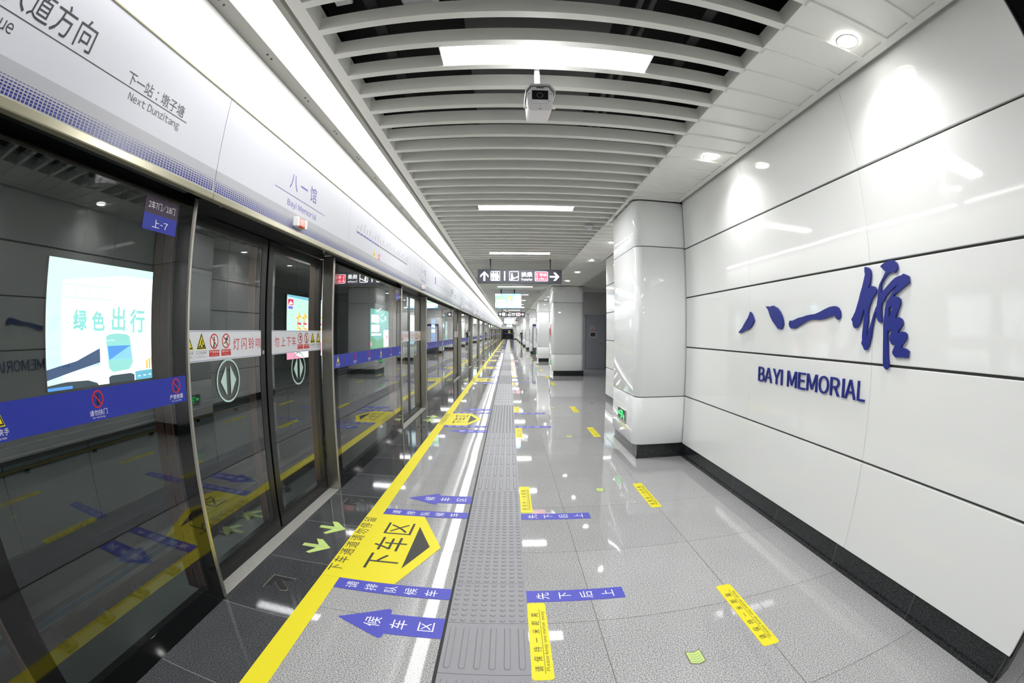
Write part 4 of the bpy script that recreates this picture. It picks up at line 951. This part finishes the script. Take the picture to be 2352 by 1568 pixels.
# ================================================================ service door, information board, end gate
def far_things():
    t = empty('door_1', (3.38, 17.85, 0)); struct(t)
    b = MB(); b.bbox(-.42, -.37, -.03, 0, 0, 2.15, 'door_grey'); b.bbox(.37, .42, -.03, 0, 0, 2.15, 'door_grey'); b.bbox(-.42, .42, -.03, 0, 2.09, 2.15, 'door_grey'); b.build('door_frame', t)
    b = MB(); b.bbox(-.366, .366, -.02, -.001, .006, 2.075, 'door_grey', .003); b.build('door_leaf', t)
    b = MB(); b.bbox(.22, .33, -.075, -.055, 1.0, 1.02, 'steel_dark', .006); b.cyl((.315, -.06, 1.01), (.315, -.018, 1.01), .011, 'steel_dark'); b.build('door_handle', t)
    fn = lambda u, v, w: (3.38+u, 17.85-.0205-w, v)
    b = MB(fn); b.rect(-.17, -.03, 1.54, 1.70, .001, 'notice_white'); b.ring(-.10, 1.635, .042, .055, .0016, 'red', 20); b.line(-.137, 1.672, -.063, 1.598, .012, .0016, 'red'); b.disc(-.10, 1.635, .02, .0013, 'black', 10); b.rect(-.155, -.045, 1.545, 1.572, .0016, 'red')
    tag(b.build('prohibition_notice'), 'small white and red prohibition notice on the grey service door', 'notice')
    b = MB(fn); b.rect(-.205, .06, 1.26, 1.47, .001, 'notice_white'); b.rect(-.175, .03, 1.29, 1.44, .0016, 'duct_grey'); b.rect(-.175, .03, 1.40, 1.44, .002, 'black'); b.rect(-.175, .03, 1.29, 1.315, .002, 'black')
    tag(b.build('instruction_notice'), 'framed dark instruction notice below the prohibition notice on the service door', 'notice')
    # information board
    t = empty('information_board', (1.95, 29.9, 0)); tag(t, 'tall black information board with blue header standing before the fourth column', 'information board')
    b = MB(); b.bbox(-.41, .41, -.06, .1, 0, 1.98, 'sign_grey', .01); b.build('cabinet', t)
    fn = lambda u, v, w: (u, -.06-w, v); b = MB(fn); b.rect(-.365, .365, 1.835, 1.915, .001, 'band_blue'); b.rect(-.365, .365, .44, 1.83, .001, 'notice_white')
    for u, v, m in ((-.25, 1.77, 'ink_blue'), (-.20, .93, 'red'), (-.2, 1.06, 'lime_grey'), (-.08, .93, 'ink_grey'), (.05, 1.1, 'ink_grey')): b.rect(u-.06, u+.06, v-.012, v+.012, .0016, m)
    b.disc(-.31, 1.77, .018, .0016, 'black', 12); b.build('map_panel', t)
    # end gate
    t = empty('end_gate', (-.26, YE, 0)); tag(t, 'black glass end gate with blue band closing the far end of the platform', 'gate')
    b = MB(); b.bbox(-1.02, -.97, -.06, 0, 0, 2.08, 'black'); b.bbox(.95, 1.02, -.06, 0, 0, 2.08, 'black'); b.bbox(-.97, .95, -.06, 0, 2.0, 2.08, 'black'); b.box(-.97, .95, -.06, 0, 0, .13, 'black'); b.bbox(.70, .78, -.05, 0, .13, 2.0, 'black'); b.build('frame', t)
    b = MB(); b.box(-.97, .95, -.03, -.02, .13, 2.0, 'black_gloss'); b.build('glass', t)
    fn = lambda u, v, w: (u, -.03-w, v); b = MB(fn); b.rect(-.95, .70, 1.07, 1.20, .002, 'band_blue'); b.build('warning_band', t)
    b = MB(fn); b.rect(.05, .56, 1.24, 1.47, .003, 'yellow'); b.rect(.12, .5, 1.30, 1.41, .005, 'lime_grey'); b.build('yellow_notice', t, label='yellow notice')
    b = MB(fn); b.rect(.12, .50, 1.60, 1.76, .003, 'notice_white'); b.rect(.02, .42, 1.80, 1.92, .003, 'band_blue_pale'); b.build('white_notice', t, label='white and blue notice')
far_things()

# ================================================================ track side
def track_side():
    rails = (-2.48, -3.93)
    for x, lb in ((-2.48, 'steel running rail on the platform side'), (-3.93, 'steel running rail on the tunnel wall side, seen through the glass')):
        b = MB(lambda u, v, w, x=x: (x+u, w, v))
        b.prism([(-.075, -1.2), (.075, -1.2), (.075, -1.188), (.012, -1.17), (.012, -1.09), (.036, -1.075), (.036, -1.045), (-.036, -1.045), (-.036, -1.075), (-.012, -1.09), (-.012, -1.17), (-.075, -1.188)], -8, 95, 'rail_steel')
        tag(b.build('running_rail'), lb, 'rail', 'running rails')
    t0 = empty('rail_clip')
    b = MB(); b.bbox(-.08, .08, -.09, .09, -.02, .02, 'clip_steel', .008); b.build('base_plate', t0)
    b = MB(); b.lathe(.02, 0, [(.05, .02), (.05, .04), (.03, .05), (.03, .075), (.001, .08)], 'clip_steel', 14); b.build('bolt', t0)
    b = MB()
    pts = [(-.05+.0*i, -.07+.014*i, .05+.035*math.sin(i*1.25)) for i in range(11)]
    for a, c in zip(pts, pts[1:]): b.cyl(a, c, .010, 'clip_steel', n=8)
    b.build('spring', t0)
    for k in range(10):
        o = t0 if k == 0 else copy_tree(t0); o.location = (-3.765, .84+.64*k, -1.18)
        tag(o, 'steel spring clip beside the far rail, %s through the glass' % ORD[k], 'rail clip', 'rail clips along the far rail')
    for z, r, m, lb in ((.294, .016, 'pipe_grey', 'upper pale conduit along the track wall'), (.195, .016, 'pipe_grey', 'lower pale conduit along the track wall'), (.04, .022, 'cable_ochre', 'thick ochre cable along the foot of the track wall')):
        b = MB(); b.cyl((-5.165, -8, z), (-5.165, 95, z), r, m, n=10); tag(b.build('conduit' if m == 'pipe_grey' else 'cable'), lb, 'pipe' if m == 'pipe_grey' else 'cable')
    for k in range(10):
        b = MB(); b.bbox(-5.2, -5.14, -.03, .03, -.055, -.014, 'rubber', .006); o = b.build('cable_bracket', None, (0, 1.1+1.25*k, .03)); tag(o, 'small black cable bracket on the track wall, %s from the camera' % ORD[k], 'bracket', 'cable brackets')
    b = MB(lambda u, v, w: (-4.05+v, 3.26+u, -1.165+w)); b.prism([(-.27, -.045), (.27, -.045), (.27, .045), (-.27, .045)], 0, .012, 'concrete_dark'); b.text('3S38Y32B', 0, 0, .06, 'red_pale', .0126, width=.5)
    tag(b.build('track_number_plate'), 'dim plate with red track number beside the far rail', 'plate')
    # lit advertisements on the track wall
    def box(y0, paint, lb):
        t = empty('advert_lightbox', (-5.2, y0, .81)); W, H = 3.05, 1.52
        b = MB(); b.box(0, .06, -.008, 0, -.008, H+.008, 'steel_dark'); b.box(0, .06, W, W+.008, -.008, H+.008, 'steel_dark'); b.box(0, .06, 0, W, -.008, 0, 'steel_dark'); b.box(0, .06, 0, W, H, H+.008, 'steel_dark'); b.build('frame', t)
        s = MB(lambda u, v, w: (.045+w, u, v)); paint(s, W, H); s.build('lit_poster', t); tag(t, lb, 'advertisement', 'lit advertisements on the track wall')
    a, c, d = .001, .003, .005
    def p1(s, W, H):
        s.rect(0, W, 0, H, 0, 'ad_white'); s.rect(0, .28, 0, H, a, 'ad_mint'); s.rect(.28, W, H-.11, H, a, 'ad_mint'); s.poly([(.28, H-.11), (1.5, H-.11), (.28, H-.25)], a, 'ad_mint')
        for i in range(4): s.rrect(.30+.24*i, .52+.24*i, 1.06, 1.24, .02, c, 'ad_mint', .02)
        for q in range(9):
            du, dv = (q % 3-1)*.009, (q//3-1)*.009
            s.chars('绿色', [(.62+du, .80+dv), (.97+du, .79+dv)], .22, 'ad_aqua', c+q*.0002); s.chars('出行', [(1.38+du, .82+dv), (1.79+du, .80+dv)], .29, 'ad_aqua', c+q*.0002)
        s.line(.32, .55, 1.3, .555, .006, c, 'ad_mint')
        s.poly([(0, .12), (0, .24), (.55, .32), (1.0, .46), (1.0, .28), (.5, .20)], c, 'ad_navy'); s.poly([(0, .09), (.9, .245), (.98, .25), (.98, .275), (.5, .18)], c, 'ad_aqua')
        s.poly([(1.12, .60), (1.18, .63), (1.35, .645), (1.55, .63), (1.62, .60), (1.68, .25), (1.60, .16), (1.24, .14), (1.17, .20)], c, 'ad_aqua')
        s.poly([(1.155, .48), (1.635, .48), (1.18, .30)], d, 'ad_blue'); s.poly([(1.635, .48), (1.66, .30), (1.18, .30)], d, 'ad_sky')
        s.poly([(0, .06), (.35, .085), (.75, .075), (.92, .03), (.95, 0), (0, 0)], c, 'ad_dark'); s.rect(0, .45, 0, .035, d, 'ad_blue')
        s.poly([(1.16, .0), (1.16, .08), (1.22, .10), (1.62, .105), (1.70, .08), (1.70, 0)], c, 'ad_dark')
        s.poly([(1.72, .0), (1.72, .12), (W, .15), (W, 0)], c, 'ad_road')
        for i in range(10): s.rect(1.78+i*.12, 1.84+i*.12, .045+i*.003, .055+i*.003, d, 'ad_white')
        s.rect(2.15, 2.33, .14, .58, c, 'ad_mint'); s.rect(2.17, 2.31, .58, .64, c, 'ad_mint')
        for i in range(7): s.rect(2.42, 2.62, .50+i*.055, .52+i*.055, c, 'ad_aqua')
        s.rect(2.50, 2.60, .42, .46, c, 'ad_aqua')
        for i in range(3): s.rect(1.97+i*.06, 2.01+i*.06, .14, .27+.02*i, c, 'ad_orange')
        s.disc(2.14, .17, .04, d, 'ad_lime', 12); s.disc(2.72, .19, .045, d, 'ad_lime', 12)
        for i in range(4): s.rect(2.66, 2.9, .24+i*.06, .27+i*.06, c, 'ad_mint')
    def p2(s, W, H):
        s.rect(0, W, 0, H, 0, 'ad_white'); s.poly([(0, .45), (0, H), (W, H), (W, .9), (1.6, .75)], a, 'ad_mint'); s.poly([(0, H), (W, H), (W, H-.12), (0, H-.05)], c, 'ad_sky'); s.poly([(1.0, .7), (1.7, H), (1.9, H), (1.6, .75)], c, 'ad_white')
        s.poly([(0, 0), (0, .62), (.3, .42), (.5, .1), (.9, 0)], c, 'ad_pink'); s.poly([(1.5, .22), (1.8, .34), (W, .42), (W, .16), (2.1, .06)], c, 'ad_pink')
        s.rect(.08, .36, 1.28, 1.42, d, 'ad_red'); s.rect(.1, .34, 1.19, 1.25, d, 'ad_purple'); s.poly([(.1, 1.29), (.22, 1.38), (.34, 1.31)], .006, 'ad_white')
        for i in range(6):
            u = .55+i*.34
            s.line(u, .98, u+.26, 1.04, .06, d, 'ad_orange'); s.line(u+.16, 1.12, u+.05, .72, .055, d, 'ad_orange'); s.line(u+.05, .86, u+.27, .84, .05, d, 'ad_red'); s.line(u+.02, .76, u+.28, .70, .045, d, 'ad_orange')
    def p3(s, W, H):
        s.rect(0, W, 0, H, 0, 'ad_teal'); s.poly([(0, .0), (0, .5), (1.0, .3), (W, .55), (W, 0)], a, 'ad_green')
        s.rect(.2, 1.2, 1.0, 1.30, c, 'ad_white'); s.rect(.2, 1.3, .64, .92, c, 'ad_white'); s.rect(.2, 1.55, .5, .58, c, 'ad_white')
        for u in (2.05, 2.75): s.poly([(u, 1.12), (u+.25, 1.12), (u+.2, 1.28), (u+.05, 1.28)], c, 'ad_white')
        s.rrect(1.9, 2.9, .02, .72, .06, c, 'ad_white'); s.poly([(2.4, .25), (2.55, .45), (2.47, .52), (2.4, .47), (2.33, .52), (2.25, .45)], d, 'ad_pink'); s.line(2.2, .74, 2.4, .78, .06, d, 'ad_blue'); s.rect(0, .25, .12, .26, c, 'ad_pink')
        for i in range(6): s.poly([(.4+i*.25, .0), (.5+i*.25, .3), (.55+i*.25, 0)], c, 'ad_green')
    def p4(s, W, H):
        s.rect(0, W, 0, H, 0, 'ad_white'); s.rect(0, W, 0, .3, a, 'ad_sky')
        for i in range(5): s.line(.4+i*.5, 1.0-.12*(i % 2), .75+i*.5, 1.15-.3*(i % 2), .09, c, 'ad_orange'); s.line(.45+i*.5, .5, .7+i*.5, .3, .07, c, 'ad_pink')
    def p5(s, W, H):
        s.rect(0, W, 0, H, 0, 'ad_blue'); s.rect(.2, 1.7, .95, 1.15, a, 'ad_white'); s.rect(.2, 1.7, .6, .82, a, 'ad_white'); s.poly([(2.2, 0), (W, .7), (W, 0)], a, 'ad_green'); s.poly([(2.4, .2), (2.7, .6), (2.8, .2)], c, 'ad_pink')
    def p6(s, W, H):
        s.rect(0, W, 0, H, 0, 'ad_mint'); s.rect(0, W, 0, .35, a, 'ad_teal'); s.rect(.4, 1.9, .8, 1.1, a, 'ad_sky'); s.poly([(1.6, 0), (1.9, .5), (2.2, 0)], c, 'ad_blue')
    lbs = ['bright lit advertisement of a cartoon train and green writing before the first door', 'lit advertisement of green and pink colours behind the first sliding door', 'teal lit advertisement of white blocks behind the first panel past the door',
           'white lit advertisement of pale orange strokes behind the second door', 'bright blue lit advertisement of white blocks behind the glass', 'mint lit advertisement just past the bright blue one']
    P = [p1, p2, p3, p4, p5, p6]
    for k in range(12):
        lb = lbs[k] if k < 6 else 'far lit advertisement on the track wall, %s from the camera' % ORD[k]
        box(2.86+6.75*k if k != 5 else 36.67, P[k % 6], lb)
    b = MB(lambda u, v, w: (-5.19+w, 7.6+u, 2.62+v)); b.prism([(-.25, -.08), (.25, -.08), (.25, .08), (-.25, .08)], 0, .01, 'concrete_dark'); b.text('Y85-17', 0, 0, .09, 'ink_grey', .0105, width=.42); tag(b.build('wall_number_plate'), 'dim number plate high on the track wall behind the first door', 'plate')
track_side()

# ================================================================ people
def person(loc, rz, H, pose, top, bottom, label):
    """one skinned body; rough human landmarks scaled to the height H, facing local -y"""
    s = H/1.72
    J = {'pel': (0, 0, .93), 'waist': (0, .0, 1.08), 'chest': (0, .0, 1.28), 'neckb': (0, .005, 1.43), 'neck': (0, -.005, 1.50), 'head': (0, -.012, 1.59), 'crown': (0, -.005, 1.67), 'nose': (0, -.095, 1.575)}
    for sg, n in ((1, 'L'), (-1, 'R')):
        J['sh'+n] = (sg*.185, .01, 1.39); J['hip'+n] = (sg*.09, 0, .88)
    J.update(pose)
    E = [('pel', 'waist'), ('waist', 'chest'), ('chest', 'neckb'), ('neckb', 'neck'), ('neck', 'head'), ('head', 'crown'), ('head', 'nose')]
    rad = {'pel': (.15, .115), 'waist': (.135, .10), 'chest': (.155, .11), 'neckb': (.085, .075), 'neck': (.055, .055), 'head': (.078, .092), 'crown': (.06, .07), 'nose': (.012, .012)}
    for n in 'LR':
        E += [('neckb', 'sh'+n), ('sh'+n, 'el'+n), ('el'+n, 'wr'+n), ('wr'+n, 'pm'+n), ('pel', 'hip'+n), ('hip'+n, 'kn'+n), ('kn'+n, 'an'+n), ('an'+n, 'toe'+n)]
        rad.update({'sh'+n: (.07, .07), 'el'+n: (.05, .05), 'wr'+n: (.034, .034), 'pm'+n: (.036, .022), 'hip'+n: (.095, .10), 'kn'+n: (.064, .064), 'an'+n: (.046, .05), 'toe'+n: (.042, .032)})
        for f in range(4):
            w, p = Vector(J['wr'+n]), Vector(J['pm'+n]); d = (p-w).normalized()
            J['fg%d%s' % (f, n)] = tuple(p+d*(.075-.008*abs(f-1.4))+Vector((0, (f-1.5)*.019, 0))); rad['fg%d%s' % (f, n)] = (.009, .009); E.append(('pm'+n, 'fg%d%s' % (f, n)))
        J['th'+n] = tuple(Vector(J['wr'+n])+d*.06+Vector((0, -.045, 0))); rad['th'+n] = (.010, .010); E.append(('wr'+n, 'th'+n))
    ks = list(J); me = bpy.data.meshes.new('body'); me.from_pydata([Vector(J[k])*s for k in ks], [(ks.index(a), ks.index(b)) for a, b in E], [])
    o = bpy.data.objects.new('t', me); COL.objects.link(o)
    o.modifiers.new('s', 'SKIN'); 
    for k, d in zip(ks, me.skin_vertices[0].data): d.radius = (rad[k][0]*s, rad[k][1]*s); d.use_root = (k == 'pel')
    o.modifiers.new('d', 'SUBSURF').levels = 2
    dg = bpy.context.evaluated_depsgraph_get(); m2 = bpy.data.meshes.new_from_object(o.evaluated_get(dg)); bpy.data.objects.remove(o)
    for m in ('skin', top, bottom, 'shoe'): m2.materials.append(MATS[m])
    hands = [Vector(J[k+n])*s for n in 'LR' for k in ('pm',)]; 
    for p in m2.polygons:
        c = p.center; z = c.z/s
        if z > 1.47 or (abs(c.x)/s > .195 and min((c-h).length for h in hands) < .125*s): k = 0
        elif z < .10: k = 3
        elif z < .90 and abs(c.x)/s < .2: k = 2
        else: k = 1
        p.material_index = k; p.use_smooth = True
    root = empty('person', loc); root.rotation_euler = (0, 0, rz)
    body = bpy.data.objects.new('body', m2); COL.objects.link(body); body.parent = root
    hx, hy, hz = [q*s for q in J['head']]
    b = MB(); n = 16
    vs = []; rows = 7
    for r in range(rows):
        a = math.radians(88-r*15)
        for i in range(n):
            t = 2*math.pi*i/n; front = max(0, -math.sin(t)); aa = a if r < 3 else a+front*math.radians(15)*(r-2.6)*1.05
            vs.append((hx+.086*s*math.cos(aa)*math.cos(t), hy+.010*s+.104*s*math.cos(aa)*math.sin(t), hz+.018*s+.100*s*math.sin(aa)))
    b.add(vs, [(j*n+i, j*n+(i+1) % n, (j+1)*n+(i+1) % n, (j+1)*n+i) for j in range(rows-1) for i in range(n)], 'hair', True); b.build('hair', root)
    for sg in (-1, 1):
        b = MB(); b.lathe(hx+sg*.032*s, hy-.083*s, [(.001, hz-.006*s), (.009*s, hz), (.001, hz+.006*s)], 'hair', 8); b.build('eye', root)
    tag(root, label, 'person')
def people():
    walk = dict(elL=(.25, .06, 1.12), wrL=(.25, -.04, .90), pmL=(.245, -.06, .82), elR=(-.25, .03, 1.12), wrR=(-.255, .02, .88), pmR=(-.25, .01, .80),
                knL=(.09, -.05, .50), anL=(.09, .03, .10), toeL=(.10, -.11, .035), knR=(-.09, -.02, .49), anR=(-.09, .16, .13), toeR=(-.09, .05, .05))
    person((1.47, 50.6, 0), math.radians(14), 1.66, walk, 'jacket_black', 'jeans', 'person in black jacket and blue jeans walking beside the far white columns')
    reach = dict(elL=(.24, .04, 1.13), wrL=(.23, -.03, .92), pmL=(.225, -.05, .84), elR=(-.28, -.06, 1.14), wrR=(-.25, -.27, 1.18), pmR=(-.24, -.35, 1.20),
                 knL=(.09, -.01, .50), anL=(.09, .03, .10), toeL=(.10, -.11, .035), knR=(-.08, -.02, .50), anR=(-.08, .02, .10), toeR=(-.085, -.12, .035))
    person((.73, 76.0, 0), math.radians(-75), 1.72, reach, 'jacket_slate', 'trousers_slate', 'person in slate blue jacket and trousers standing near the end gate')
people()
# the template mesh users are all linked; drop nothing else
